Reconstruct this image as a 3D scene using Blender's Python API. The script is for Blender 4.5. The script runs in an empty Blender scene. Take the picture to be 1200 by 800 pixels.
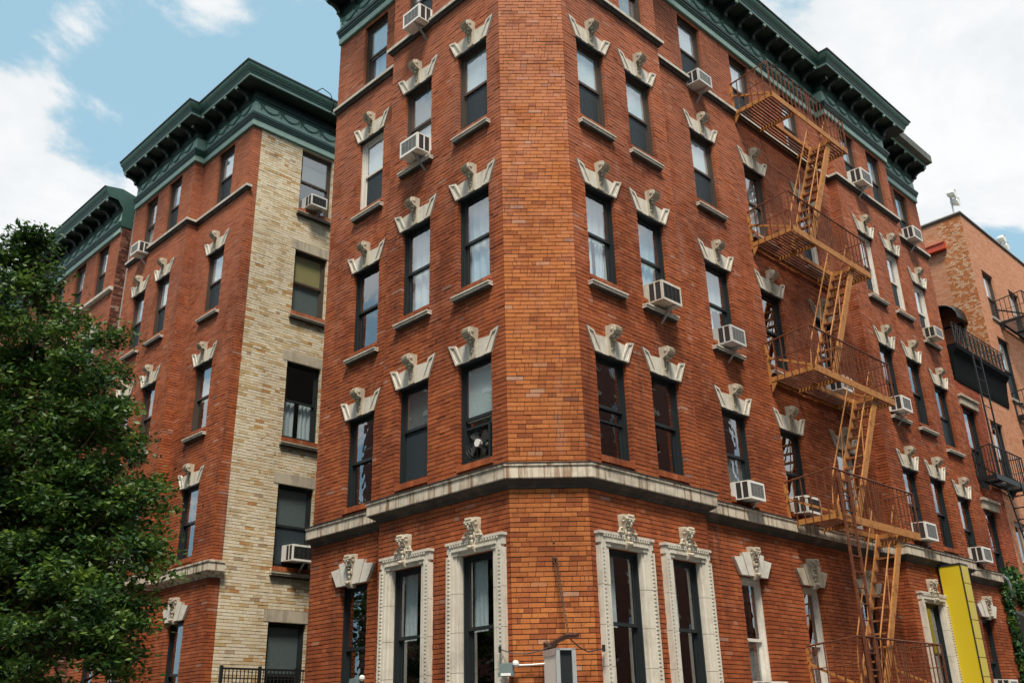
import bpy, math, random
import numpy as np
from mathutils import Matrix, Vector
random.seed(7); rng = np.random.default_rng(11)
scene = bpy.context.scene
COL = scene.collection
R = math.radians
# ---------------------------------------------------------------- camera
def make_camera():
    cd = bpy.data.cameras.new('camera'); co = bpy.data.objects.new('camera', cd); COL.objects.link(co)
    cd.sensor_fit = 'HORIZONTAL'; cd.sensor_width = 36.0; cd.lens = 36.0*1110.26/1200.0
    cd.clip_start = 0.1; cd.clip_end = 5000
    F = Vector((0, .92213328, .38687236)); U = Vector((.0253521, -.38674801, .92183689)); X = Vector((.99967858, .00980803, -.02337801))
    m = Matrix((X, U, -F)).transposed().to_4x4(); m.translation = Vector((0, 0, 1.6))
    co.matrix_world = m; scene.camera = co
make_camera()
# ---------------------------------------------------------------- world, sun, exposure
SUN_EL, SUN_AZ = 60.0, 176.0      # azimuth of the sun, clockwise from +Y
def make_sky():
    w = bpy.data.worlds.new('World'); scene.world = w; w.use_nodes = True
    nt = w.node_tree; nt.nodes.clear(); N = nt.nodes.new; L = nt.links.new
    out = N('ShaderNodeOutputWorld'); bg = N('ShaderNodeBackground'); L(bg.outputs[0], out.inputs[0])
    sky = N('ShaderNodeTexSky'); sky.sky_type = 'NISHITA'; sky.sun_disc = False
    sky.sun_elevation = R(SUN_EL); sky.sun_rotation = R(SUN_AZ); sky.air_density = 1.0; sky.dust_density = 1.2; sky.ozone_density = 1.0
    bg.inputs['Strength'].default_value = 0.117
    veil = N('ShaderNodeMix'); veil.data_type = 'RGBA'; veil.inputs[0].default_value = .68; L(sky.outputs[0], veil.inputs[6]); veil.inputs[7].default_value = (3.4, 5.9, 7.2, 1)
    tc = N('ShaderNodeTexCoord'); sep = N('ShaderNodeSeparateXYZ'); L(tc.outputs['Generated'], sep.inputs[0])
    # flatten the direction onto a cloud layer
    add = N('ShaderNodeMath'); add.operation = 'ADD'; L(sep.outputs['Z'], add.inputs[0]); add.inputs[1].default_value = 0.25
    dx = N('ShaderNodeMath'); dx.operation = 'DIVIDE'; L(sep.outputs['X'], dx.inputs[0]); L(add.outputs[0], dx.inputs[1])
    dy = N('ShaderNodeMath'); dy.operation = 'DIVIDE'; L(sep.outputs['Y'], dy.inputs[0]); L(add.outputs[0], dy.inputs[1])
    cb = N('ShaderNodeCombineXYZ'); L(dx.outputs[0], cb.inputs[0]); L(dy.outputs[0], cb.inputs[1]); cb.inputs[2].default_value = 3.7
    n1 = N('ShaderNodeTexNoise'); n1.inputs['Scale'].default_value = 3.6; n1.inputs['Detail'].default_value = 9; n1.inputs['Roughness'].default_value = .60; n1.inputs['Distortion'].default_value = .25
    L(cb.outputs[0], n1.inputs['Vector'])
    n2 = N('ShaderNodeTexNoise'); n2.inputs['Scale'].default_value = .9; n2.inputs['Detail'].default_value = 4
    L(cb.outputs[0], n2.inputs['Vector'])
    # more cloud to the right, less to the left
    bias = N('ShaderNodeMath'); bias.operation = 'MULTIPLY_ADD'; L(dx.outputs[0], bias.inputs[0]); bias.inputs[1].default_value = .06; bias.inputs[2].default_value = 0.0
    s = N('ShaderNodeMath'); s.operation = 'ADD'; ns = N('ShaderNodeMath'); ns.operation = 'MULTIPLY_ADD'; L(n1.outputs['Fac'], ns.inputs[0]); ns.inputs[1].default_value = 2.5; ns.inputs[2].default_value = -.75; L(ns.outputs[0], s.inputs[0]); L(bias.outputs[0], s.inputs[1])
    s2 = N('ShaderNodeMath'); s2.operation = 'MULTIPLY_ADD'; L(n2.outputs['Fac'], s2.inputs[0]); s2.inputs[1].default_value = .35; L(s.outputs[0], s2.inputs[2])
    CL = [((-.4626, .7222, .5143), 5, .12), ((-.43, .7665, .4771), 6, .13), ((-.4432, .6819, .5819), 3, .17), ((-.3812, .6856, .6202), 2.2, .16), ((-.2987, .7082, .6397), 4, .14), ((-.2823, .7378, .6132), 3, .10), ((-.52, .75, .42), 8, .10),
          ((.30, .74, .60), 17, .30), ((.42, .76, .50), 9, .22), ((.4416, .7951, .4156), 3.2, -.40), ((-.25, -.75, .61), 40, .16), ((-.8, .05, .62), 32, .26), ((.8, .05, .62), 32, .26), ((-.34, .742, .577), 4, -.16), ((-.2253, .7904, .5697), 5, -.12)]
    geo = tc.outputs['Generated']; nrm = N('ShaderNodeVectorMath'); nrm.operation = 'NORMALIZE'; L(geo, nrm.inputs[0]); cur = s2
    for d_, rad, amp in CL:
        d_ = Vector(d_).normalized(); dp = N('ShaderNodeVectorMath'); dp.operation = 'DOT_PRODUCT'; L(nrm.outputs[0], dp.inputs[0]); dp.inputs[1].default_value = d_
        q = N('ShaderNodeMapRange'); q.interpolation_type = 'SMOOTHSTEP'; L(dp.outputs['Value'], q.inputs[0]); q.inputs[1].default_value = math.cos(R(rad*1.35)); q.inputs[2].default_value = math.cos(R(rad*.35)); q.inputs[4].default_value = amp
        a_ = N('ShaderNodeMath'); a_.operation = 'ADD'; L(cur.outputs[0], a_.inputs[0]); L(q.outputs[0], a_.inputs[1]); cur = a_
    s2 = cur
    mr = N('ShaderNodeMapRange'); mr.interpolation_type = 'SMOOTHSTEP'; L(s2.outputs[0], mr.inputs[0]); mr.inputs[1].default_value = .71; mr.inputs[2].default_value = .98
    mr.inputs[3].default_value = .06
    cr = N('ShaderNodeMix'); cr.data_type = 'RGBA'; cq = N('ShaderNodeMapRange'); L(n1.outputs['Fac'], cq.inputs[0]); cq.inputs[1].default_value = .34; cq.inputs[2].default_value = .62; L(cq.outputs[0], cr.inputs[0]); cr.inputs[6].default_value = (5.9, 6.3, 6.6, 1); cr.inputs[7].default_value = (7.7, 7.8, 7.85, 1)
    # the clear part: nishita, slightly paler by thin veil
    mx = N('ShaderNodeMix'); mx.data_type = 'RGBA'; L(mr.outputs[0], mx.inputs[0]); L(veil.outputs[2], mx.inputs[6]); L(cr.outputs[2], mx.inputs[7])
    L(mx.outputs[2], bg.inputs['Color'])
    sd = bpy.data.lights.new('sun', 'SUN'); so = bpy.data.objects.new('sun', sd); COL.objects.link(so)
    sd.energy = 5.0; sd.angle = R(14); sd.color = (1.0, .91, .78)
    az = R(SUN_AZ); el = R(SUN_EL)
    d = Vector((math.sin(az)*math.cos(el), math.cos(az)*math.cos(el), math.sin(el)))
    so.rotation_euler = d.to_track_quat('Z', 'Y').to_euler(); so.location = d*60
make_sky()
scene.view_settings.view_transform = 'Standard'; scene.view_settings.look = 'None'
scene.view_settings.exposure = 0.12; scene.view_settings.gamma = 1.0
scene.render.engine = 'CYCLES'
scene.cycles.max_bounces = 8; scene.cycles.diffuse_bounces = 3; scene.cycles.glossy_bounces = 3; scene.cycles.transparent_max_bounces = 10; scene.cycles.transmission_bounces = 4

# ---------------------------------------------------------------- materials
class G:
    """small node-graph helper"""
    def __init__(s, name):
        s.m = bpy.data.materials.new(name); s.m.use_nodes = True; s.t = s.m.node_tree; s.t.nodes.clear()
        s.out = s.n('ShaderNodeOutputMaterial'); s.b = s.n('ShaderNodeBsdfPrincipled'); s.l(s.b.outputs[0], s.out.inputs[0])
        s.geo = s.n('ShaderNodeNewGeometry'); s.oi = None
    def n(s, k): return s.t.nodes.new(k)
    def l(s, a, b): s.t.links.new(a, b)
    def v(s, i, val):
        if hasattr(val, 'links'): s.l(val, i)
        else: i.default_value = val
    def noise(s, scale, detail=4, rough=.55, stretch=None, seed=0):
        x = s.n('ShaderNodeTexNoise'); x.inputs['Scale'].default_value = scale; x.inputs['Detail'].default_value = detail; x.inputs['Roughness'].default_value = rough
        mp = s.n('ShaderNodeMapping'); s.l(s.geo.outputs['Position'], mp.inputs[0])
        mp.inputs['Location'].default_value = (seed*3.1, seed*1.7, seed*.9)
        if stretch: mp.inputs['Scale'].default_value = stretch
        s.l(mp.outputs[0], x.inputs['Vector']); return x.outputs['Fac']
    def math(s, op, a, b=0.0, c=None, clamp=False):
        x = s.n('ShaderNodeMath'); x.operation = op; x.use_clamp = clamp; s.v(x.inputs[0], a); s.v(x.inputs[1], b)
        if c is not None: s.v(x.inputs[2], c)
        return x.outputs[0]
    def rng(s, a, lo, hi, o0=0.0, o1=1.0):
        x = s.n('ShaderNodeMapRange'); s.v(x.inputs[0], a); x.inputs[1].default_value = lo; x.inputs[2].default_value = hi; x.inputs[3].default_value = o0; x.inputs[4].default_value = o1; return x.outputs[0]
    def mix(s, f, a, b, mode='MIX'):
        x = s.n('ShaderNodeMix'); x.data_type = 'RGBA'; x.blend_type = mode; s.v(x.inputs[0], f)
        for i, q in ((6, a), (7, b)):
            if hasattr(q, 'links'): s.l(q, x.inputs[i])
            else: x.inputs[i].default_value = (*q, 1)
        return x.outputs[2]
    def ramp(s, f, stops, interp='LINEAR'):
        x = s.n('ShaderNodeValToRGB'); x.color_ramp.interpolation = interp; e = x.color_ramp.elements
        while len(e) < len(stops): e.new(.5)
        for q, (p, c) in zip(e, stops): q.position = p; q.color = (*c, 1)
        s.v(x.inputs[0], f); return x.outputs[0]
    def rnd(s):
        oi = s.n('ShaderNodeObjectInfo'); return s.math('FRACT', s.math('ADD', s.geo.outputs['Random Per Island'], oi.outputs['Random']))
    def bump(s, h, strength=.3, dist=.01):
        x = s.n('ShaderNodeBump'); x.inputs['Strength'].default_value = strength; x.inputs['Distance'].default_value = dist; s.l(h, x.inputs['Height']); s.l(x.outputs[0], s.b.inputs['Normal'])
    def done(s, col, rough=.8, spec=.3, metal=0.0):
        s.v(s.b.inputs['Base Color'], col if hasattr(col, 'links') else (*col, 1)); s.v(s.b.inputs['Roughness'], rough); s.b.inputs['Specular IOR Level'].default_value = spec; s.v(s.b.inputs['Metallic'], metal); return s.m

def brick_mat(name, stops, soot=.5, effl=.25, haze_tint=0):
    g = G(name); r = g.rnd(); c = g.ramp(r, stops)
    n = g.noise(38, 3, .6); c = g.mix(g.rng(n, .3, .75, 0, .35), c, (.05, .02, .012), 'MIX')
    big = g.noise(.55, 5, .6, seed=3); c = g.mix(g.rng(big, .42, .72, 0, soot), c, (.36, .29, .28), 'MULTIPLY')
    sk = g.noise(3.0, 5, .6, stretch=(1.3, 1.3, .12), seed=4); c = g.mix(g.rng(sk, .52, .72, 0, soot*.55), c, (.07, .035, .028))
    st = g.noise(1.3, 6, .65, stretch=(1.6, 1.6, .35), seed=9); c = g.mix(g.rng(st, .60, .78, 0, effl), c, (.55, .42, .36))
    if haze_tint:   # pale haze over the upper storeys put into the brick colour as patches
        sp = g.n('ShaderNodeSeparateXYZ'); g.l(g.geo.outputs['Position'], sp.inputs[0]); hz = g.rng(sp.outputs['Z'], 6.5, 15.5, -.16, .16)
        bl = g.math('ADD', g.noise(2.4, 6, .7, seed=6), hz); c = g.mix(g.rng(bl, .42, .60, 0, haze_tint), c, (.56, .25, .165))
    g.bump(g.noise(90, 3, .6), .35, .004)
    return g.done(c, g.rng(n, .2, .8, .72, .95), .25)
RED = [(0, (.30, .072, .026)), (.10, (.32, .080, .027)), (.45, (.39, .098, .032)), (.85, (.435, .118, .037)), (.985, (.47, .135, .05)), (.994, (.48, .25, .18)), (1, (.16, .05, .03))]
M = {}
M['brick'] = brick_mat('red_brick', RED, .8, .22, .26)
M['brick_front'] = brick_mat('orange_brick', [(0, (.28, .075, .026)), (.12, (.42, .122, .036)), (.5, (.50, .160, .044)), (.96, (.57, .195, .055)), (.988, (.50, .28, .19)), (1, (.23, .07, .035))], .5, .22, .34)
M['brick_dark'] = brick_mat('weathered_dark_brick', [(0, (.10, .04, .03)), (.5, (.20, .07, .045)), (.9, (.34, .16, .10)), (1, (.45, .33, .26))], .7, .2)
M['brick_cream'] = brick_mat('cream_brick', [(0, (.60, .42, .20)), (.12, (.70, .55, .34)), (.40, (.80, .69, .49)), (.93, (.84, .76, .59)), (.95, (.60, .38, .16)), (.975, (.52, .23, .08)), (.965, (.30, .17, .10)), (1, (.72, .62, .42))], .35, .1)
M['brick_tan'] = brick_mat('tan_brick', [(0, (.60, .27, .14)), (.3, (.68, .33, .19)), (.8, (.72, .37, .23)), (1, (.62, .25, .12))], .15, .1)
M['brick_tan2'] = brick_mat('speckled_orange_brick', [(0, (.52, .18, .06)), (.45, (.58, .22, .08)), (.62, (.66, .36, .2)), (1, (.74, .50, .34))], .15, .1)
M['brick_wing'] = brick_mat('painted_red_brick', [(0, (.34, .08, .035)), (1, (.48, .13, .06))], .4, .1)
def mk(name, col, rough=.6, spec=.4, metal=0., var=.25, scale=14, dirt=None, bumpy=0.0):
    g = G(name); n = g.noise(scale, 4); c = g.mix(g.rng(n, .3, .7, 0, var), col, tuple(x*.45 for x in col))
    if dirt: c = g.mix(g.rng(g.noise(3.2, 6, .65, stretch=(1.5, 1.5, .5), seed=5), dirt[1], dirt[2], 0, dirt[3]), c, dirt[0])
    if bumpy: g.bump(g.noise(scale*4, 3), bumpy, .004)
    return g.done(c, rough, spec, metal)
M['mortar'] = mk('dark_mortar', (.045, .028, .024), .95, .1, bumpy=.4)
M['mortar_cream'] = mk('cream_mortar', (.46, .38, .28), .95, .1, bumpy=.4)
M['mortar_tan'] = mk('tan_mortar', (.50, .28, .18), .95, .1, bumpy=.4)
def stone_mat(name, col, stain, amt, streak=1.0):
    g = G(name); c = g.mix(g.rng(g.noise(9, 5, .6), .3, .75, 0, .3), col, tuple(x*.62 for x in col))
    s1 = g.noise(6, 5, .7, stretch=(1.6, 1.6, .10), seed=2); c = g.mix(g.rng(s1, .49, .62, 0, amt*streak), c, stain)
    s2 = g.noise(2.2, 6, .7, seed=7); c = g.mix(g.rng(s2, .5, .7, 0, amt*.8), c, (.16, .13, .10))
    g.bump(g.noise(70, 4, .6), .4, .004); return g.done(c, .8, .3)
M['stone'] = stone_mat('weathered_limestone', (.66, .62, .53), (.30, .22, .14), .45, .7)
M['stone_belt'] = stone_mat('rust_stained_limestone', (.62, .55, .44), (.20, .10, .045), .9, 1.0)
M['stone_white'] = stone_mat('pale_limestone', (.68, .65, .58), (.55, .47, .36), .4, .5)
M['stone_dark'] = stone_mat('sooty_carved_stone', (.46, .40, .31), (.12, .09, .06), .6, .6)
M['keystone'] = stone_mat('carved_stone', (.56, .50, .39), (.25, .18, .11), .5, .6)
M['green'] = mk('green_painted_metal', (.11, .25, .195), .45, .5, var=.3, scale=5, dirt=((.12, .20, .17), .5, .75, .55))
M['green_pale'] = mk('pale_green_painted_metal', (.40, .55, .46), .5, .4, var=.2, scale=5, dirt=((.22, .32, .26), .55, .8, .6))
M['green_dark'] = mk('dark_green_metal_with_shade', (.03, .09, .075), .45, .5, var=.3, scale=5)  # part of the mouldings' shade is in this green; cornice_end shares it
M['stone_soot_shade'] = stone_mat('soot_and_shade_dark_stone', (.055, .048, .042), (.05, .04, .035), .8, .8)  # soot plus the shade under belt, band and sills in one colour
M['soffit'] = mk('shade_black_soffit_green', (.010, .026, .022), .5, .4, var=.3, scale=5)  # near-black green puts the under-cornice shade on soffit and brackets
M['crown_worn'] = mk('weathered_grey_green_metal', (.13, .14, .12), .7, .3, var=.5, scale=6, dirt=((.30, .30, .26), .5, .75, .5))
M['tar'] = mk('black_tar', (.03, .03, .03), .8)
M['tar_black'] = mk('matt_black_sheet_metal', (.006, .007, .008), .9, .1)
M['roof'] = mk('roofing_felt', (.10, .10, .10), .9)
M['frame_brown'] = mk('dark_brown_window_paint', (.075, .055, .042), .5)
M['frame_black'] = mk('black_window_paint', (.018, .024, .026), .45)
M['frame_white'] = mk('white_window_paint', (.70, .67, .60), .5, dirt=((.35, .30, .24), .55, .8, .5))
M['ac_white'] = mk('off_white_enamel', (.78, .77, .72), .4, .5, var=.12, dirt=((.45, .38, .28), .5, .75, .5))
M['ac_beige'] = mk('yellowed_enamel', (.66, .62, .52), .45, .5, var=.2, dirt=((.34, .24, .14), .45, .7, .6))
M['ac_grey'] = mk('dusty_grey_enamel', (.60, .61, .60), .5, .4, var=.2, dirt=((.30, .26, .20), .45, .7, .6))
M['ac_dark'] = mk('dark_grey_louvre', (.06, .06, .06), .6)
M['ac_grille'] = mk('grey_fin_metal', (.36, .36, .35), .5, .5, .3)
M['blind'] = mk('white_roller_blind', (.88, .88, .86), .8, .2, var=.08)
M['blind_yellow'] = mk('yellowed_roller_blind', (.66, .50, .22), .8, .2, var=.15)
M['blind_grey'] = mk('grey_blind', (.28, .29, .28), .8, .2)
M['curtain'] = mk('white_curtain_cloth', (.88, .89, .90), .9, .1, var=.1)
def screen_mat():
    g = G('dark_insect_screen'); g.done((.03, .045, .055), .6, .4); tr = g.n('ShaderNodeBsdfTransparent'); ms = g.n('ShaderNodeMixShader'); ms.inputs[0].default_value = .68
    g.l(tr.outputs[0], ms.inputs[1]); g.l(g.b.outputs[0], ms.inputs[2]); g.l(ms.outputs[0], g.out.inputs[0]); return g.m
M['screen'] = screen_mat()
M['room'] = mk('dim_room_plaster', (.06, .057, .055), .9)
def metal_mat(name, a, b, rust, lo, hi):
    g = G(name); n = g.noise(7, 6, .7, seed=1); c = g.mix(g.rng(g.noise(25, 4), .35, .7), a, b)
    c = g.mix(g.rng(n, lo, hi), c, rust); g.bump(g.noise(60, 4), .4, .003); return g.done(c, .65, .35)
M['ochre'] = metal_mat('ochre_painted_iron', (.47, .21, .055), (.34, .135, .037), (.13, .037, .014), .52, .72)
M['rust'] = metal_mat('rusty_iron', (.15, .045, .018), (.085, .028, .014), (.26, .09, .03), .5, .75)
M['rust_step'] = metal_mat('rust_streaked_ochre_iron', (.42, .17, .045), (.27, .09, .03), (.09, .028, .013), .42, .62)
M['rust_dark'] = metal_mat('dark_rusted_iron', (.085, .035, .02), (.05, .02, .015), (.22, .09, .03), .5, .8)
M['black_iron'] = mk('black_painted_iron', (.012, .014, .015), .5)
M['galv'] = mk('galvanised_steel', (.45, .46, .47), .4, .5, .6)
M['lamp_green'] = mk('grey_green_enamel', (.12, .16, .16), .5)
M['bulb'] = mk('frosted_lamp_glass', (.8, .8, .75), .3, .5, var=.05)
M['yellow'] = mk('yellow_sign_face', (.64, .48, .016), .5, .4, var=.03)
M['yellow_pale'] = mk('pale_yellow_panel', (.58, .46, .05), .5, .4, var=.2)
M['sign_white'] = mk('pale_sign_panel', (.72, .68, .62), .5, var=.08)
M['alu'] = mk('brushed_aluminium', (.62, .63, .64), .35, .5, .5)
M['red_beam'] = mk('red_painted_steel', (.50, .07, .03), .5)
M['orange_paint'] = mk('orange_terracotta', (.50, .15, .05), .7)
M['shade'] = mk('cream_lamp_shade', (.62, .50, .28), .8)
M['asphalt'] = mk('asphalt', (.05, .05, .052), .9, bumpy=.5)
M['pavement'] = mk('concrete_pavement', (.20, .19, .18), .9, bumpy=.3)
M['kerb'] = mk('granite_kerb', (.34, .33, .31), .85)
M['paint'] = mk('white_road_paint', (.75, .75, .72), .7)
M['concrete'] = mk('concrete_render', (.36, .33, .29), .9, dirt=((.2, .18, .15), .5, .75, .5))
M['bark'] = mk('brown_bark', (.09, .065, .045), .95, .1, var=.6, scale=12, bumpy=.8)
def leaf_mat(name, stops):
    g = G(name); r = g.geo.outputs['Random Per Island']; c = g.ramp(r, stops)
    c = g.mix(g.rng(g.noise(2.6, 4, .6), .50, .68), c, (.16, .26, .035), 'MIX'); c = g.mix(g.rng(g.noise(1.7, 3, seed=4), .5, .7, 0, .8), c, (.012, .045, .02))
    g.done(c, .5, .4)
    tr = g.n('ShaderNodeBsdfTranslucent'); g.l(c, tr.inputs[0]); ms = g.n('ShaderNodeMixShader'); ms.inputs[0].default_value = .3
    g.l(g.b.outputs[0], ms.inputs[1]); g.l(tr.outputs[0], ms.inputs[2]); g.l(ms.outputs[0], g.out.inputs[0]); return g.m
M['leaf'] = leaf_mat('street_tree_leaf', [(0, (.012, .045, .010)), (.5, (.026, .080, .014)), (.85, (.065, .14, .022)), (1, (.15, .22, .03))])
M['ivy'] = leaf_mat('ivy_leaf', [(0, (.015, .06, .02)), (.6, (.03, .10, .035)), (1, (.07, .17, .05))])
def glass_mat():
    g = G('window_glass'); fr = g.n('ShaderNodeFresnel'); fr.inputs['IOR'].default_value = 2.1
    gl = g.n('ShaderNodeBsdfGlossy'); gl.inputs['Roughness'].default_value = .012; gl.inputs['Color'].default_value = (.92, .96, 1, 1)
    b = g.n('ShaderNodeBump'); b.inputs['Strength'].default_value = .05; b.inputs['Distance'].default_value = .03; g.l(g.noise(2.6, 2), b.inputs['Height'])
    g.l(b.outputs[0], gl.inputs['Normal'])
    tr = g.n('ShaderNodeBsdfTransparent'); tr.inputs[0].default_value = (.88, .93, .94, 1)
    ms = g.n('ShaderNodeMixShader'); g.l(g.math('MULTIPLY', g.math('MULTIPLY', fr.outputs[0], 1.9, clamp=True), g.math('SUBTRACT', 1.0, g.geo.outputs['Backfacing'])), ms.inputs[0]); g.l(tr.outputs[0], ms.inputs[1]); g.l(gl.outputs[0], ms.inputs[2]); g.l(ms.outputs[0], g.out.inputs[0])
    g.t.nodes.remove(g.b); return g.m
M['glass'] = glass_mat()

# ---------------------------------------------------------------- object helpers
WT = {}                    # world transform (location, z rotation) of every linked object
def place(o, loc=(0, 0, 0), rz=0.0, parent=None):
    loc = Vector(loc)
    if parent is not None:
        pl, pr = WT[parent.name]; o.parent = parent
        o.location = Matrix.Rotation(-pr, 3, 'Z') @ (loc-pl); o.rotation_euler = (0, 0, rz-pr)
    else: o.location = loc; o.rotation_euler = (0, 0, rz)
    WT[o.name] = (loc, rz); return o
def thing(name, label, cat, loc=(0, 0, 0), rz=0.0, group=None):
    o = bpy.data.objects.new(name, None); o.empty_display_size = .2; COL.objects.link(o); place(o, loc, rz)
    o['label'] = label; o['category'] = cat
    if group: o['group'] = group
    return o
def obj(name, mesh, mat=None, loc=(0, 0, 0), rz=0.0, parent=None, label=None, cat=None, group=None, kind=None):
    if mat is not None and not mesh.materials: mesh.materials.append(mat)
    o = bpy.data.objects.new(name, mesh); COL.objects.link(o); place(o, loc, rz, parent)
    for k, q in (('label', label), ('category', cat), ('group', group), ('kind', kind)):
        if q: o[k] = q
    return o
class MB:
    def __init__(s): s.v = []; s.f = []
    def add(s, vs, fs):
        b = len(s.v); s.v += [tuple(q) for q in vs]; s.f += [tuple(b+i for i in f) for f in fs]; return s
    def box(s, x0, x1, y0, y1, z0, z1):
        return s.add([(x0, y0, z0), (x1, y0, z0), (x1, y1, z0), (x0, y1, z0), (x0, y0, z1), (x1, y0, z1), (x1, y1, z1), (x0, y1, z1)],
                     [(3, 2, 1, 0), (4, 5, 6, 7), (0, 1, 5, 4), (1, 2, 6, 5), (2, 3, 7, 6), (3, 0, 4, 7)])
    def hexa(s, vs): return s.add(vs, [(3, 2, 1, 0), (4, 5, 6, 7), (0, 1, 5, 4), (1, 2, 6, 5), (2, 3, 7, 6), (3, 0, 4, 7)])
    def prism(s, poly, y0, y1):            # polygon in x,z extruded along y
        n = len(poly); vs = [(x, y0, z) for x, z in poly]+[(x, y1, z) for x, z in poly]
        return s.add(vs, [tuple(range(n)), tuple(range(2*n-1, n-1, -1))]+[(i, i+n, (i+1) % n+n, (i+1) % n) for i in range(n)])
    def prism_x(s, poly, x0, x1):          # polygon in y,z extruded along x
        n = len(poly); vs = [(x0, y, z) for y, z in poly]+[(x1, y, z) for y, z in poly]
        return s.add(vs, [tuple(range(n)), tuple(range(2*n-1, n-1, -1))]+[(i, i+n, (i+1) % n+n, (i+1) % n) for i in range(n)])
    def tube(s, pts, r, n=6, closed=False):
        pts = [Vector(p) for p in pts]; rr = r if isinstance(r, (list, tuple)) else [r]*len(pts); b = len(s.v); m = len(pts)
        for i, p in enumerate(pts):
            d = (pts[min(i+1, m-1)]-pts[max(i-1, 0)]).normalized(); a = d.cross(Vector((0, 0, 1)))
            if a.length < .05: a = d.cross(Vector((1, 0, 0)))
            a.normalize(); c = d.cross(a)
            for k in range(n):
                t = 2*math.pi*k/n; q = p+(a*math.cos(t)+c*math.sin(t))*rr[i]; s.v.append(tuple(q))
        for i in range(m-1):
            for k in range(n): s.f.append((b+i*n+k, b+i*n+(k+1) % n, b+(i+1)*n+(k+1) % n, b+(i+1)*n+k))
        s.f.append(tuple(b+k for k in range(n-1, -1, -1))); s.f.append(tuple(b+(m-1)*n+k for k in range(n))); return s
    def bar(s, p, q, w, h=None):            # rectangular bar from p to q
        h = h or w; p = Vector(p); q = Vector(q); d = (q-p).normalized(); a = d.cross(Vector((0, 0, 1)))
        if a.length < .05: a = Vector((1, 0, 0))
        a.normalize(); c = a.cross(d); a = a*w/2; c = c*h/2
        return s.hexa([p-a-c, p+a-c, q+a-c, q-a-c, p-a+c, p+a+c, q+a+c, q-a+c])
    def ball(s, c, r, n=8, m=5):
        rx, ry, rz = r if isinstance(r, (list, tuple)) else (r, r, r); b = len(s.v); cx, cy, cz = c
        s.v.append((cx, cy, cz-rz))
        for i in range(1, m):
            a = math.pi*i/m-math.pi/2
            for k in range(n): t = 2*math.pi*k/n; s.v.append((cx+rx*math.cos(a)*math.cos(t), cy+ry*math.cos(a)*math.sin(t), cz+rz*math.sin(a)))
        s.v.append((cx, cy, cz+rz)); top = len(s.v)-1
        for k in range(n): s.f.append((b, b+1+(k+1) % n, b+1+k)); s.f.append((top, b+1+(m-2)*n+k, b+1+(m-2)*n+(k+1) % n))
        for i in range(m-2):
            for k in range(n): s.f.append((b+1+i*n+k, b+1+i*n+(k+1) % n, b+1+(i+1)*n+(k+1) % n, b+1+(i+1)*n+k))
        return s
    def cyl_x(s, x0, x1, y, z, r, n=10): return s.tube([(x0, y, z), (x1, y, z)], r, n)
    def ring(s, x0, x1, z0, z1, w, y0, y1, wb=None, wt=None):   # rectangular ring in the x,z plane
        wb = w if wb is None else wb; wt = w if wt is None else wt
        s.box(x0, x0+w, y0, y1, z0, z1); s.box(x1-w, x1, y0, y1, z0, z1)
        s.box(x0+w, x1-w, y0, y1, z1-wt, z1); s.box(x0+w, x1-w, y0, y1, z0, z0+wb); return s
    def mesh(s, name, smooth=False):
        me = bpy.data.meshes.new(name); me.from_pydata(s.v, [], s.f); me.update()
        if smooth: me.polygons.foreach_set('use_smooth', [True]*len(me.polygons))
        return me
def boxes_mesh(name, B, back=False):
    """B: N x 6 array x0,x1,y0,y1,z0,z1 -> one mesh of boxes without rear and (optional) faces"""
    B = np.asarray(B, dtype=np.float32); n = len(B)
    x0, x1, y0, y1, z0, z1 = B.T
    V = np.empty((n, 8, 3), np.float32)
    for k, (a, b, c) in enumerate([(x0, y0, z0), (x1, y0, z0), (x1, y1, z0), (x0, y1, z0), (x0, y0, z1), (x1, y0, z1), (x1, y1, z1), (x0, y1, z1)]):
        V[:, k, 0] = a; V[:, k, 1] = b; V[:, k, 2] = c
    F = np.array([(3, 2, 1, 0), (4, 5, 6, 7), (0, 1, 5, 4), (1, 2, 6, 5), (3, 0, 4, 7)]+([(2, 3, 7, 6)] if back else []))
    f = len(F); idx = (np.arange(n)[:, None, None]*8+F[None]).reshape(-1).astype(np.int32)
    me = bpy.data.meshes.new(name); me.vertices.add(n*8); me.vertices.foreach_set('co', V.reshape(-1))
    me.loops.add(n*f*4); me.loops.foreach_set('vertex_index', idx); me.polygons.add(n*f)
    me.polygons.foreach_set('loop_start', np.arange(n*f, dtype=np.int32)*4); me.polygons.foreach_set('loop_total', np.full(n*f, 4, np.int32))
    me.polygons.foreach_set('use_smooth', np.zeros(n*f, bool)); me.update(calc_edges=True); return me
UNIT = MB().box(-.5, .5, -.5, .5, -.5, .5).mesh('brick_unit'); 
# ---------------------------------------------------------------- facade frames (wall plane, outward normal angle, distance from the eye)
AL, AR, AM, AC = -2.3466184504786063, -.7973078711326509, -2.3398533062034232, -.8004559437295579
class Fr:
    def __init__(s, a, D):
        s.a = a; s.D = D; s.n = Vector((math.cos(a), math.sin(a), 0)); s.t = Vector((-math.sin(a), math.cos(a), 0)); s.rz = math.atan2(s.t.y, s.t.x)
    def P(s, u, off=0.0, z=0.0): return s.n*(off-s.D)+s.t*u+Vector((0, 0, z))
FL, Fl, FR_, Fr_ = Fr(AL, 9.936), Fr(AL, 10.299), Fr(AR, 9.3), Fr(AR, 9.613)
Fb, F8, Fm1, Fm0, Fc = Fr(AR, 9.36), Fr(AR, 9.785), Fr(AM, 10.59), Fr(AM, 10.311), Fr(AC, 20.097)
def frame_between(p, q):
    """facade frame through two points, p left and q right as seen from the street"""
    t = (q-p); t.z = 0; t.normalize(); a = math.atan2(-t.x, t.y); f = Fr(a, 0); f.D = -(p.x*f.n.x+p.y*f.n.y); return f, p.dot(f.t), q.dot(f.t)
COURSE = .0725
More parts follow.
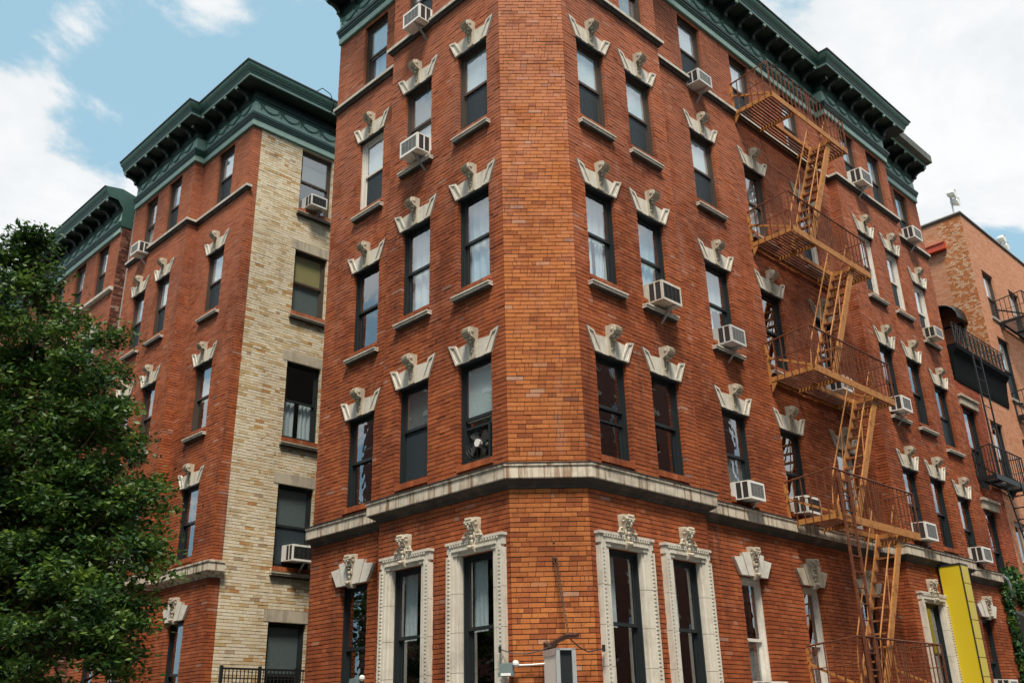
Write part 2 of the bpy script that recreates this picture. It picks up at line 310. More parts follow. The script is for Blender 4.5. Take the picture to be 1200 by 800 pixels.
def lay_bricks(u0, u1, z0, z1, holes, L=.24, jog=.0, depth=.02, jamb=.2, c=COURSE, joint=.007, proud=.012, bed=.015):
    out = []
    k0 = int(math.floor(z0/c+1e-6)); k1 = int(math.ceil(z1/c-1e-6))
    for k in range(k0, k1):
        a = max(k*c, z0)+bed/2; b = min((k+1)*c, z1)-bed/2
        if b-a < .015: continue
        full = sorted((h for h in holes if h[2] < b-.01 and h[3] > a+.01), key=lambda h: h[0])
        segs = []; x = u0
        for h in full:
            if h[0] > x: segs.append((x, h[0], a, b))
            # partly covered course above or below the opening
            if h[2] > a+.02: segs.append((h[0], h[1], a, h[2]-.004))
            if h[3] < b-.02: segs.append((h[0], h[1], h[3]+.004, b))
            x = max(x, h[1])
        if x < u1: segs.append((x, u1, a, b))
        for (s0, s1, za, zb) in segs:
            ph = ((k*7919) % 13)/13.0*.06+(L/2 if k % 2 else 0); x = s0; nx = math.floor((s0-ph)/L)*L+ph+L
            while x < s1-.004:
                l = nx if nx > x+.05 else nx+L
                if random.random() < .24: l = x+(l-x)*.5
                e = min(l, s1)
                if s1-e < .05: e = s1
                pr = proud*random.uniform(.5, 1.3)
                edge = any(abs(x-h[1]) < .006 or abs(e-h[0]) < .006 for h in full)
                out.append((x+joint/2 if x > s0+.001 else x+.001, e-joint/2 if e < s1-.001 else e-.001, -pr, jamb if edge else depth, za, zb)); x = e
                while nx <= x+.02: nx += L
    return out
def wall_mesh(name, u0, u1, z0, z1, holes, reveal=.26, inset=.008):
    """backing wall (mortar face) with openings and their reveals"""
    xs = sorted({u0, u1, *[h[0]-inset for h in holes], *[h[1]+inset for h in holes]}); zs = sorted({z0, z1, *[h[2]-inset for h in holes], *[h[3]+inset for h in holes]})
    mb = MB()
    for i in range(len(xs)-1):
        for j in range(len(zs)-1):
            cx = (xs[i]+xs[i+1])/2; cz = (zs[j]+zs[j+1])/2
            if any(h[0]-inset < cx < h[1]+inset and h[2]-inset < cz < h[3]+inset for h in holes): continue
            mb.add([(xs[i], 0, zs[j]), (xs[i+1], 0, zs[j]), (xs[i+1], 0, zs[j+1]), (xs[i], 0, zs[j+1])], [(0, 1, 2, 3)])
    for h in holes:
        a, b, c, d = h[0]-inset, h[1]+inset, h[2]-inset, h[3]+inset
        mb.add([(a, 0, c), (b, 0, c), (b, 0, d), (a, 0, d), (a, reveal, c), (b, reveal, c), (b, reveal, d), (a, reveal, d)], [(0, 4, 5, 1), (1, 5, 6, 2), (2, 6, 7, 3), (3, 7, 4, 0)])
    return mb.mesh(name)
def wall(bld, f, u0, u1, z0, z1, holes=(), mat='brick', mortar='mortar', single=None, L=.24, name='wall', c=COURSE, uref=None, proud=.012):
    """a wall part with its bricks; single=(zlo,count): that many bricks above zlo are objects of their own"""
    holes = [(h[0]-u0, h[1]-u0, h[2], h[3]) for h in holes]
    w = obj(name, wall_mesh(name, 0, u1-u0, z0, z1, holes), M[mortar], f.P(u0), f.rz, bld)
    B = lay_bricks(0, u1-u0, max(z0, 0), z1, holes, L, c=c, proud=proud, bed=.0118*c/.0725)
    if single:
        B.sort(key=lambda b: b[4]); pick = [b for b in B if b[4] >= single[0] and b[0] >= single[2] and b[1] <= single[3]][:single[1]]
        ids = {id(b) for b in pick}; B = [b for b in B if id(b) not in ids]
        for b in pick:
            if ('u', mat) not in MC:
                me = UNIT.copy(); me.materials.append(M[mat]); MC[('u', mat)] = me
            o = bpy.data.objects.new('brick', MC[('u', mat)]); COL.objects.link(o); o.parent = w
            o.location = ((b[0]+b[1])/2, (b[2]+b[3])/2, (b[4]+b[5])/2); o.scale = (b[1]-b[0], b[3]-b[2], b[5]-b[4])
    if B: obj('brick_courses', boxes_mesh('brick_courses', B), M[mat], f.P(u0), f.rz, w, kind='stuff')
    return w
MC = {}
def cached(key, fn):
    if key not in MC: MC[key] = fn()
    return MC[key]
def setm(me, *ms):
    for m in ms: me.materials.append(m)
    return me
# ---------------------------------------------------------------- windows
def curtain_mesh(w, h, kind):
    mb = MB(); n = 28
    def sheet(x0, x1, z0, z1, amp, fr):
        b = len(mb.v)
        for i in range(n+1):
            x = x0+(x1-x0)*i/n; y = amp*math.sin(i*fr)+amp*.5*math.sin(i*fr*2.3+1)
            mb.v.append((x, y, z0)); mb.v.append((x*.985+.5*w*.015, y*.7, z1))
        for i in range(n): mb.f.append((b+2*i, b+2*i+2, b+2*i+3, b+2*i+1))
    if kind == 'full': sheet(0, w, 0, h, .018, .9)
    elif kind == 'pair': sheet(0, w*.44, 0, h, .02, .7); sheet(w*.58, w, 0, h, .02, .7)
    elif kind == 'left': sheet(0, w*.5, 0, h, .02, .8)
    return mb.mesh('curtain', True)
def window(bld, f, u0, u1, zs, zh, style='black', up=None, low=None, lab=None, sill=True, fw=.05, depth=.095, split=.5, mid=None):
    """double-hung window: frame > upper and lower sash, panes, blinds. up / low: what hangs behind the panes"""
    w = u1-u0; h = zh-zs; key = (round(w, 3), round(h, 3), fw)
    fm = cached(('frame', key), lambda: (lambda mb: mb.ring(0, w, 0, h, fw, depth, depth+.13, wb=fw*.8).box(0.0, fw*.45, depth-.03, depth, 0, h).box(w-fw*.45, w, depth-.03, depth, 0, h).box(fw*.45, w-fw*.45, depth-.03, depth, h-fw*.6, h).mesh('window_frame'))(MB()))
    mat = {'black': 'frame_black', 'brown': 'frame_brown', 'white': 'frame_white'}[style]
    fm = cached(('framem', key, mat), lambda: setm(fm.copy(), M[mat]))
    P = f.P(u0, 0, zs); win = obj('window', fm, None, P, f.rz, bld, label=lab)
    zm = h*split; sw = .042; a, b = fw, w-fw
    def sash(z0, z1, y):
        k = ('sash', round(b-a, 3), round(z1-z0, 3), mat)
        return cached(k, lambda: setm((lambda mb: mb.ring(0, b-a, 0, z1-z0, sw, 0, .035, wb=.05).mesh('sash'))(MB()), M[mat]))
    for (z0, z1, y, hang) in ((zm-.02, h-fw, depth+.015, up), (fw*.8, zm+.025, depth+.055, low)):
        p = f.P(u0+a, -y, zs+z0); s = obj('sash', sash(z0, z1, y), None, p, f.rz, win)
        pm = cached(('pane', round(b-a, 3), round(z1-z0, 3)), lambda: setm(MB().box(sw-.005, b-a-sw+.005, .014, .02, .045, z1-z0-sw+.005).mesh('pane'), M['glass']))
        obj('pane', pm, None, p, f.rz, win)
        scr = hang == 'screen'
        if scr:
            sm = cached(('scr', round(b-a, 3), round(z1-z0, 3)), lambda: setm(MB().box(sw-.01, b-a-sw+.01, .0, .003, .04, z1-z0-sw+.01).mesh('insect_screen'), M['screen']))
            hang = None; obj('insect_screen', sm, None, f.P(u0+a, -(depth+.047), zs+z0), f.rz, win)
        if hang and hang.startswith('blind'):
            mm = {'blind': 'blind', 'blind_y': 'blind_yellow', 'blind_g': 'blind_grey'}[hang]
            bm_ = cached((hang, round(b-a, 3), round(z1-z0, 3)), lambda: setm(MB().box(.0, b-a, .0, .004, -.02, z1-z0).mesh('roller_blind'), M[mm]))
            obj('roller_blind', bm_, None, f.P(u0+a, -((depth+.055) if z0 > 1e-3+fw*.8 else (depth+.10)), zs+z0), f.rz, win)
        elif hang in ('full', 'pair', 'left'):
            cm = cached(('cur', hang, round(b-a, 3), round(z1-z0, 3)), lambda: setm(curtain_mesh(b-a, z1-z0+.02, hang), M['curtain']))
            obj('curtain', cm, None, f.P(u0+a, -(depth+.14), zs+z0-.01), f.rz, win)
    if mid:   # an extra meeting bar across the upper light
        obj('glazing_bar', cached(('bar', round(b-a, 3), mat), lambda: setm(MB().box(0, b-a, 0, .03, 0, .028).mesh('glazing_bar'), M[mat])), None, f.P(u0+a, -(depth+.03), zs+h*mid), f.rz, win)
    return win
def stone_sill(bld, f, u0, u1, z, mat='stone'):
    w = u1-u0
    def mk_():
        mb = MB(); mb.box(-.07, w+.07, -.105, .0, -.045, -.0); mb.box(-.075, w+.075, -.125, .0, .0, .025); return mb.mesh('stone_sill')
    obj('shaded_sill_underside', cached(('sillm', round(w, 3)), lambda: setm(MB().box(-.05, w+.05, -.085, 0, -.075, -.046).mesh('shaded_sill_underside'), M['stone_soot_shade'])), None, f.P(u0, 0, z), f.rz, bld)  # dark strip with the shade beneath the sill in its colour
    obj('sill', cached(('sill', round(w, 3), mat), lambda: setm(mk_(), M[mat])), None, f.P(u0, 0, z), f.rz, bld)
def brick_sill(bld, f, u0, u1, z, h=.065, proj=.035):
    w = u1-u0
    def mk_():
        n = int(round((w+.04)/.085)); p = (w+.04)/n
        return boxes_mesh('brick_sill', [(-.02+i*p+.004, -.02+(i+1)*p-.004, -proj*random.uniform(.85, 1.1), .15, -h, 0) for i in range(n)], True)
    o = obj('brick_sill', cached(('bsill', round(w, 3), h), lambda: setm(mk_(), M['brick'])), None, f.P(u0, 0, z), f.rz, bld, kind='stuff')
# ---------------------------------------------------------------- carved lintels
def keystone_mesh():
    """console keystone: two scrolled cheeks, a reeded roll between them and a garland below"""
    mb = MB(); prof = [(0, .0), (-.058, .0), (-.062, .05), (-.068, .20), (-.072, .31), (-.105, .335), (-.17, .35), (-.21, .41), (-.20, .485), (-.15, .52), (0, .525)]
    hw = lambda z: .078+.026*max(0, z)/.5
    def cheek(a, b):      # a, b: inner and outer fraction of the half width
        n = len(prof); i0 = len(mb.v)
        for q in (a, b):
            for y, z in prof: mb.v.append((q*hw(z), y, z))
        mb.f.extend([tuple(range(i0, i0+n)), tuple(range(i0+2*n-1, i0+n-1, -1))]+[(i0+i, i0+i+n, i0+(i+1) % n+n, i0+(i+1) % n) for i in range(n)])
    cheek(.66, 1.0); cheek(-1.0, -.66)
    mb.prism_x([(0, .01), (-.040, .01), (-.045, .20), (-.06, .30), (-.11, .35), (-.12, .50), (0, .51)], -.06, .06)
    mb.cyl_x(-.082, .082, -.145, .44, .078, 12)
    for k in range(9):
        a = -.6+k*.42; mb.tube([(-.078, -.145-.078*math.cos(a), .44+.078*math.sin(a)), (.078, -.145-.078*math.cos(a), .44+.078*math.sin(a))], .012, 4)
    for s_ in (-1, 1): mb.ball((s_*.104, -.15, .44), (.012, .035, .035), 8, 4)
    mb.ball((-.04, -.135, .335), (.035, .035, .03), 6, 4); mb.ball((.04, -.135, .335), (.035, .035, .03), 6, 4); mb.ball((0, -.10, .29), (.03, .035, .03), 6, 4)
    for i, z in enumerate((.245, .205, .165, .125)): mb.ball(((-1)**i*.010, -.050, z), (.024-.003*i, .022, .022), 6, 4)
    return mb.mesh('keystone')
def flared_lintel(bld, f, u0, u1, z, dark=False, lab=None):
    w = u1-u0; c = w/2
    def slabs():
        mb = MB()
        mb.prism([(.13, 0), (c-.055, 0), (c-.07, .325), (-.005, .30)], -.030, 0); mb.prism([(c+.055, 0), (w-.13, 0), (w+.005, .30), (c+.07, .325)], -.030, 0)
        mb.prism([(c-.055, .005), (c+.055, .005), (c+.07, .32), (c-.07, .32)], -.028, 0)
        return mb.mesh('lintel')
    def end(sg):
        mb = MB(); q = [(-.03, 0), (.145, 0), (-.035, .36), (-.215, .405)]
        i_ = [(.0, .03), (.105, .03), (-.062, .33), (-.165, .357)]
        if sg < 0: q = [(w-x, z_) for x, z_ in q][::-1]; i_ = [(w-x, z_) for x, z_ in i_][::-1]
        # raised border around a sunken panel
        n = 4; b = len(mb.v); Y0, Y1 = -.046, -.026
        mb.v += [(x, 0, z_) for x, z_ in q]+[(x, Y0, z_) for x, z_ in q]+[(x, Y0, z_) for x, z_ in i_]+[(x, Y1, z_) for x, z_ in i_]
        for k in range(4):
            k2 = (k+1) % 4
            mb.f += [(b+k, b+k2, b+4+k2, b+4+k), (b+4+k, b+4+k2, b+8+k2, b+8+k), (b+8+k, b+8+k2, b+12+k2, b+12+k)]
        mb.f += [(b+12, b+13, b+14, b+15)]; return mb.mesh('end_block')
    k = round(w, 3); m1, m2 = ('stone_dark', 'stone_dark') if dark else ('stone', 'keystone')
    P = f.P(u0, 0, z); l = obj('lintel', cached(('lin', k, m1), lambda: setm(slabs(), M[m1])), None, P, f.rz, bld)
    obj('steel_angle', cached(('ang', k), lambda: setm(MB().box(.003, w-.003, -.012, .12, -.028, -.001).mesh('steel_angle'), M['frame_black'])), None, P, f.rz, l)
    for sg in (1, -1): obj('end_block', cached(('end', k, sg, m1), lambda: setm(end(sg), M[m1])), None, P, f.rz, l)
    obj('keystone', cached(('key', m2), lambda: setm(keystone_mesh(), M[m2])), None, f.P(u0+c, 0, z), f.rz, l)
def face_key_mesh():
    mb = MB(); st = [(-.06, .05, .10), (.0, .06, .15), (.06, .055, .10), (.2, .07, .09), (.33, .085, .14), (.43, .095, .20), (.50, .095, .17), (.53, .09, .10)]
    b = len(mb.v)
    for z, hw, d in st: mb.v += [(-hw, .0, z), (hw, .0, z), (hw, -d, z), (-hw, -d, z)]
    for i in range(len(st)-1):
        for k in range(4): mb.f.append((b+4*i+k, b+4*i+(k+1) % 4, b+4*i+4+(k+1) % 4, b+4*i+4+k))
    mb.f.append((b+3, b+2, b+1, b)); e = b+4*(len(st)-1); mb.f.append((e, e+1, e+2, e+3))
    for s_ in (-1, 1):
        mb.tube([(s_*.098+.035*math.cos(t)*(1-t/14)*0, -.13-.05*math.cos(t)*(1-t/12), .43+.05*math.sin(t)*(1-t/12)) for t in [i*.55 for i in range(14)]], .014, 5)
        mb.ball((s_*.04, -.17, .40), (.03, .04, .03), 6, 4); mb.ball((s_*.035, -.14, .33), (.032, .03, .03), 6, 4); mb.ball((s_*.06, -.11, .22), (.018, .03, .06), 6, 4); mb.ball((s_*.045, -.14, .03), (.025, .03, .03), 6, 4)
    mb.ball((0, -.16, .345), (.02, .05, .05), 6, 4); mb.ball((0, -.13, .27), (.045, .03, .02), 6, 4); mb.ball((0, -.12, .2), (.035, .035, .04), 6, 4); mb.ball((0, -.11, .12), (.03, .03, .045), 6, 4); mb.ball((0, -.15, .02), (.05, .045, .035), 8, 5)
    for i in range(5): mb.ball((-.06+.03*i, -.185, .485), (.017, .025, .03), 5, 4)
    return mb.mesh('keystone')
def fan_lintel(bld, f, u0, u1, z, dark=False):
    w = u1-u0; c = w/2; P = f.P(u0, 0, z); m1 = 'stone_dark' if dark else 'stone_white'
    def base(): mb = MB(); mb.box(-.01, w+.01, -.02, .02, .002, .30); return mb.mesh('lintel')
    l = obj('lintel', cached(('fbase', round(w, 3), m1), lambda: setm(base(), M[m1])), None, P, f.rz, bld)
    def vous(sg, i):
        xa, xb = (-.04, .165) if i == 0 else (.17, c-.045); ta, tb = (-.225, .055) if i == 0 else (.03, c-.085); zt = .33 if i == 0 else .43
        q = [(xa, .004), (xb, .004), (tb, zt), (ta, zt-.03)]
        if sg < 0: q = [(w-x, z_) for x, z_ in q][::-1]
        return MB().prism(q, -.07 if i == 0 else -.085, 0).mesh('voussoir')
    for sg in (1, -1):
        for i in (0, 1): obj('voussoir', cached(('vous', round(w, 3), sg, i, m1), lambda: setm(vous(sg, i), M[m1])), None, P, f.rz, l)
    obj('keystone', cached(('fkey', dark), lambda: setm(face_key_mesh(), M['stone_dark'])), None, f.P(u0+c, 0, z), f.rz, l)
def stone_surround(bld, f, u0, u1, zs, zh):
    """moulded limestone frame of blocks with a bead moulding and a carved head"""
    w = u1-u0; P = f.P(u0, 0, zh); W = .245; T = .215
    head = MB(); head.box(-W, w+W, -.095, 0, .045, T-.04); head.box(-W+.035, -.0, -.095, 0, .0, .044); head.box(w, w+W-.035, -.095, 0, .0, .044); head.box(-W-.02, w+W+.02, -.12, 0, T-.04, T); head.box(-.12, w+.12, -.115, -.095, .06, .10); head.box(-.03, w+.03, -.075, .05, -.0, .045)
    s = obj('stone_surround', cached(('sh', round(w, 3)), lambda: setm(head.mesh('stone_surround'), M['stone'])), None, P, f.rz, bld)
    H = zh-zs; n = max(1, int(round(H/.62))); bh = H/n
    for sg in (0, 1):
        def blk():
            mb = MB(); x = lambda a: (w-a if sg else a)
            for a, b_, y in ((-W+.035, -.105, .095), (-.102, -.035, .075), (-.035, .001, .05)):
                lo, hi = sorted((x(a), x(b_))); mb.box(lo, hi, -y, .0 if y > .06 else .05, -bh+.006, 0)
            lo, hi = sorted((x(-W), x(-W+.033))); mb.box(lo, hi, -.115, 0, -bh+.006, 0)
            return mb.mesh('jamb_block')
        me = cached(('jb', round(w, 3), sg, round(bh, 3)), lambda: setm(blk(), M['stone']))
        for i in range(n): obj('jamb_block', me, None, f.P(u0, random.uniform(-.002, .003), zh-i*bh), f.rz, s)
    beads = []
    for x0 in (-W+.04, w+W-.075):
        z = -.01
        while z > -H: beads.append((x0, x0+.034, -.118, -.09, z-.035, z)); z -= .058
    x = -W+.08
    while x < w+W-.08: beads.append((x, x+.035, -.118, -.09, T-.075, T-.042)); x += .058
    obj('bead_moulding', cached(('bead', round(w, 3), round(H, 2)), lambda: setm(boxes_mesh('bead_moulding', beads, True), M['stone'])), None, P, f.rz, s, kind='stuff')
    def crest():
        mb = MB(); k = face_key_mesh()
        for v in k.vertices: mb.v.append((v.co.x*.95, v.co.y-.02, v.co.z*.9+.05))
        for p in k.polygons: mb.f.append(tuple(p.vertices))
        for s_ in (-1, 1):
            mb.tube([(s_*(.13+.055*math.cos(t)*(1-t/10)), -.12, T+.05+.05*math.sin(t)*(1-t/10)) for t in [i*.6 for i in range(12)]], .018, 5)
            mb.ball((s_*.18, -.12, T+.02), (.05, .04, .03), 6, 4)
        return mb.mesh('keystone')
    obj('keystone', cached(('crest',), lambda: setm(crest(), M['keystone'])), None, f.P(u0+w/2, 0, zh), f.rz, s)
# ---------------------------------------------------------------- mouldings swept along the wall line
def sweep(name, pts, prof, base, caps=True, close=False):
    """pts: wall corners (2D, left to right seen from the street); prof: (offset outwards, z) list"""
    pts = [Vector((p[0], p[1])) for p in pts]; n = len(pts); mit = []
    for i in range(n):
        def nrm(a, b): t = (b-a).normalized(); return Vector((t.y, -t.x))
        if i == 0: m = nrm(pts[0], pts[1])
        elif i == n-1: m = nrm(pts[-2], pts[-1])
        else:
            a = nrm(pts[i-1], pts[i]); b = nrm(pts[i], pts[i+1]); s = a+b; m = s/max(.35, (1+a.dot(b)))
        mit.append(m)
    mb = MB(); k = len(prof)
    for i in range(n):
        for o, z in prof: q = pts[i]+mit[i]*o; mb.v.append((q.x-base[0], q.y-base[1], z-base[2]))
    for i in range(n-1):
        for j in range(k-1): mb.f.append((i*k+j, (i+1)*k+j, (i+1)*k+j+1, i*k+j+1))
    if caps: mb.f.append(tuple(range(k))); mb.f.append(tuple(range((n-1)*k+k-1, (n-1)*k-1, -1)))
    return mb.mesh(name)
def bracket_mesh():
    mb = MB(); prof = [(.13, 0), (.13, -.27), (.17, -.30), (.21, -.27), (.24, -.20), (.30, -.15), (.40, -.12), (.47, -.125), (.53, -.10), (.55, -.05), (.55, 0)]
    mb.prism_x([(-o, z) for o, z in prof], -.05, .05); mb.box(-.07, .07, -.57, -.12, -.025, .0); mb.cyl_x(-.062, .062, -.19, -.235, .045, 8); mb.ball((0, -.50, -.13), (.03, .03, .03), 6, 4)
    return mb.mesh('bracket')
def swag_mesh(w):
    mb = MB(); n = 12
    mb.tube([(x*w, -.018, -.03-.16*(1-(2*x-1)**2)) for x in [i/n for i in range(n+1)]], [.013+.012*(1-(2*i/n-1)**2) for i in range(n+1)], 6)
    for i in range(1, 9): x = i/9; mb.ball((x*w, -.03, -.045-.15*(1-(2*x-1)**2)), (.02, .018, .018), 5, 3)
    mb.ball((0, -.025, -.025), (.035, .025, .03), 6, 4); mb.ball((0, -.02, -.10), (.014, .014, .05), 5, 4); mb.ball((0, -.025, -.17), (.024, .02, .024), 6, 4)
    for s_ in (-1, 1): mb.tube([(s_*.0, -.02, -.03), (s_*.06, -.022, -.005), (s_*.10, -.02, -.03), (s_*.085, -.02, -.05)], .011, 5)
    return mb.mesh('swag')
CORN = [(0, 17.08), (.065, 17.08), (.065, 17.27), (.09, 17.275), (.09, 17.315), (.115, 17.32), (.125, 17.37), (.15, 17.375), (.16, 17.44), (.14, 17.465), (.055, 17.475), (.055, 17.86), (.085, 17.865), (.085, 17.90), (.13, 17.93), (.13, 18.17), (.555, 18.175), (.56, 18.165), (.565, 18.24), (.59, 18.245), (.60, 18.29), (.62, 18.32), (.625, 18.36), (.655, 18.37), (.70, 18.42), (.71, 18.47), (.725, 18.475), (.725, 18.50), (0, 18.53)]
CORN_BAND = [(.068, 17.085), (.069, 17.265)]
def cornice(bld, base, segs, dz=0.0, worn=None, ends=True, brackets=None):
    """segs: list of (frame, u0, u1, corner-flags); one sweep, then brackets and swags"""
    pts = []
    for f, a, b in segs:
        for u in (a, b):
            p = f.P(u); q = (p.x, p.y)
            if not pts or (Vector(q)-Vector(pts[-1])).length > .02: pts.append(q)
    prof = [(o, z+dz) for o, z in CORN]
    c = obj('cornice', sweep('cornice', pts, prof, base), M['green'], base, 0, bld)
    me = sweep('fascia_band', pts, [(.0, 17.10+dz), (.072, 17.10+dz), (.072, 17.255+dz), (0, 17.255+dz)], base); obj('fascia_band', me, M['green_pale'], base, 0, c)
    me = sweep('frieze', pts, [(.0, 17.49+dz), (.06, 17.49+dz), (.06, 17.85+dz), (0, 17.85+dz)], base); obj('frieze', me, M['green_pale'], base, 0, c)
    me = sweep('drip_edge', pts, [(.55, 18.18+dz), (.572, 18.18+dz), (.572, 18.235+dz), (.55, 18.235+dz)], base); obj('drip_edge', me, M['green_pale'], base, 0, c)
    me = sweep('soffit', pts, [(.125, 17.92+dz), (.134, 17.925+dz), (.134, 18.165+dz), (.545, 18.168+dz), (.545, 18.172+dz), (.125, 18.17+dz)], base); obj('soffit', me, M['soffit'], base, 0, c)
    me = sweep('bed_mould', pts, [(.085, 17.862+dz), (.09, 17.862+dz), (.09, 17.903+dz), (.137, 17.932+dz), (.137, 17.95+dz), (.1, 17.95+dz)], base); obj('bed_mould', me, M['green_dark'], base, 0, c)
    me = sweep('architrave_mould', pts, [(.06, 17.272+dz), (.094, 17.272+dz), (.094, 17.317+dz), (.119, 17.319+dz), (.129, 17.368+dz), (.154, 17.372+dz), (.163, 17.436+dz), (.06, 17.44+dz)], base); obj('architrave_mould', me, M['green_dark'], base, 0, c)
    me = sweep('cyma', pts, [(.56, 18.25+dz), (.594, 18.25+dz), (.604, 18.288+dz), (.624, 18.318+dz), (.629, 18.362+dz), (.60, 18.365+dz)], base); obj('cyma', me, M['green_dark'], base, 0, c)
    me = sweep('roof_edge', pts, [(0, 18.531+dz), (.70, 18.503+dz), (.745, 18.49+dz), (.745, 18.53+dz), (.0, 18.57+dz)], base); obj('roof_edge', me, M['tar'], base, 0, c)
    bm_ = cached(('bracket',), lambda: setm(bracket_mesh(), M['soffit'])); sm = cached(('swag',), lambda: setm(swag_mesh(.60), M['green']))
    for f, a, b in segs:
        if b-a < .6: continue
        n = max(1, int(round((b-a-.3)/.64))); st = (b-a-.24)/n if n > 1 else 1
        for i in range(n+1):
            u = a+.12+i*st
            if brackets is None or f in brackets:
                obj('bracket', bm_, None, f.P(u, 0, 18.164+dz), f.rz, c)
                obj('bracket_tip_highlight', cached(('btip',), lambda: setm(MB().box(-.045, .045, -.578, -.545, -.085, -.028).mesh('bracket_tip_highlight'), M['green_pale'])), None, f.P(u, 0, 18.164+dz), f.rz, c)  # pale cap paints the light caught by each bracket front
            if i < n: obj('swag', sm, None, f.P(u+(st-.6)/2, .06, 17.83+dz), f.rz, c)
    return c
# ================================================================ the corner building
ZF = {1: (5.65, 7.39), 2: (8.79, 10.59), 3: (12.04, 13.81), 4: (15.29, 17.0)}
def add_windows(bld, f, cols, cfg, F0=()):
    """cols: {name:(u0,u1)}; cfg[(name, floor)] = dict"""
    for nm, (a, b) in cols.items():
        for fl, (zs, zh) in ZF.items():
            k = dict(cfg.get((nm, fl), {})); dz = k.pop('dz', 0); nol = k.pop('nolintel', False); dark = k.pop('dark', False)
            if k.pop('skip', False): continue
            window(bld, f, a, b, zs+dz, zh+dz, **k)
            if fl in (1, 2, 3) and not nol: flared_lintel(bld, f, a, b, zh+dz, dark)
            if fl == 4: brick_sill(bld, f, a, b, zs+dz, .05)
            if fl in (2, 3): brick_sill(bld, f, a, b, zs+dz, .06); stone_sill(bld, f, a, b, zs+dz-.17)
            if fl == 1: brick_sill(bld, f, a, b, zs+dz, .10, .04)
BASE = (3.0, 22.0, 0.0)
corner = thing('corner_apartment_building', 'five storey red brick corner building with green cornice and carved stone window heads', 'building', BASE)
S_ = dict(style='brown', up='blind', low='screen')
cfg = {
 ('L3', 4): dict(style='brown', up='blind', low='full'), ('L3', 3): dict(style='white', up='blind', low='screen', fw=.09), ('L3', 2): dict(style='black'), ('L3', 1): dict(style='black', mid=.62),
 ('L2', 4): S_, ('L2', 3): dict(style='brown', up='blind_g', low='blind'), ('L2', 2): dict(style='black', up='full', low='full'), ('L2', 1): dict(style='black', up='blind_g', low='screen', split=.55),
 ('L1', 4): S_, ('L1', 3): S_, ('L1', 2): dict(style='black', up='full', low='full'), ('L1', 1): dict(style='black', up='blind', split=.45),
 ('R1', 4): S_, ('R1', 3): S_, ('R1', 2): dict(style='black', up='full', low='pair'), ('R1', 1): dict(style='black', mid=.36),
 ('R2', 4): dict(style='brown', low='blind_g'), ('R2', 3): S_, ('R2', 2): dict(style='black', up='full', low='full'), ('R2', 1): dict(style='black'),
 ('R3', 4): S_, ('R3', 3): S_, ('R3', 2): dict(style='black', up='full', low='left'), ('R3', 1): dict(style='black', low='blind_g', mid=.78),
 ('R4', 4): dict(style='brown', up='blind', low='screen'), ('R4', 3): dict(style='brown', up='pair', low='full'), ('R4', 2): dict(style='black'), ('R4', 1): dict(style='black', dark=False),
 ('R5', 4): dict(style='brown', up='blind'), ('R5', 3): dict(style='white', fw=.1, low='screen', dark=True), ('R5', 2): dict(style='black', low='full', dark=True), ('R5', 1): dict(style='white', dark=True, low='pair'),
 ('R6', 4): dict(style='brown', up='blind', low='screen'), ('R6', 3): dict(style='white', fw=.11, low='screen', up='blind'), ('R6', 2): dict(style='black', low='left'), ('R6', 1): dict(style='black'),
 ('R7', 4): S_, ('R7', 3): dict(style='white', fw=.11, up='blind', low='screen'), ('R7', 2): dict(style='black', low='left'), ('R7', 1): dict(style='black'),
 ('R8', 4): S_, ('R8', 3): dict(style='white', fw=.11, up='blind', low='screen'), ('R8', 2): dict(style='black', up='left', low='screen'), ('R8', 1): dict(style='black', dark=False)}
secs = [  # frame, u0, u1, columns, ground-floor openings (u0,u1,kind)
 (Fl, -15.62, -13.05, {'L3': (-14.64, -13.79)}, [(-14.63, -13.81, 'fan')]),
 (FL, -13.05, -9.89, {'L2': (-12.61, -11.79), 'L1': (-11.02, -10.22)}, [(-12.62, -11.86, 'frame'), (-10.95, -10.21, 'frame')]),
 (FR_, 10.60, 13.60, {'R1': (10.96, 11.74), 'R2': (12.39, 13.19)}, [(10.94, 11.71, 'frame'), (12.50, 13.23, 'frame')]),
 (Fr_, 13.60, 21.26, {'R3': (14.95, 15.82), 'R4': (17.03, 17.87), 'R5': (19.34, 20.16)}, [(14.95, 15.72, 'fanw'), (17.06, 17.78, 'fanw'), (19.40, 20.1, 'fan')]),
 (Fb, 21.26, 24.75, {'R6': (21.99, 22.79), 'R7': (23.51, 24.33)}, [(21.78, 22.64, 'frame')]),
 (F8, 24.75, 27.76, {'R8': (26.13, 27.0)}, [(26.06, 26.88, 'fan')])]
F0H, F0S = 4.22, 1.95
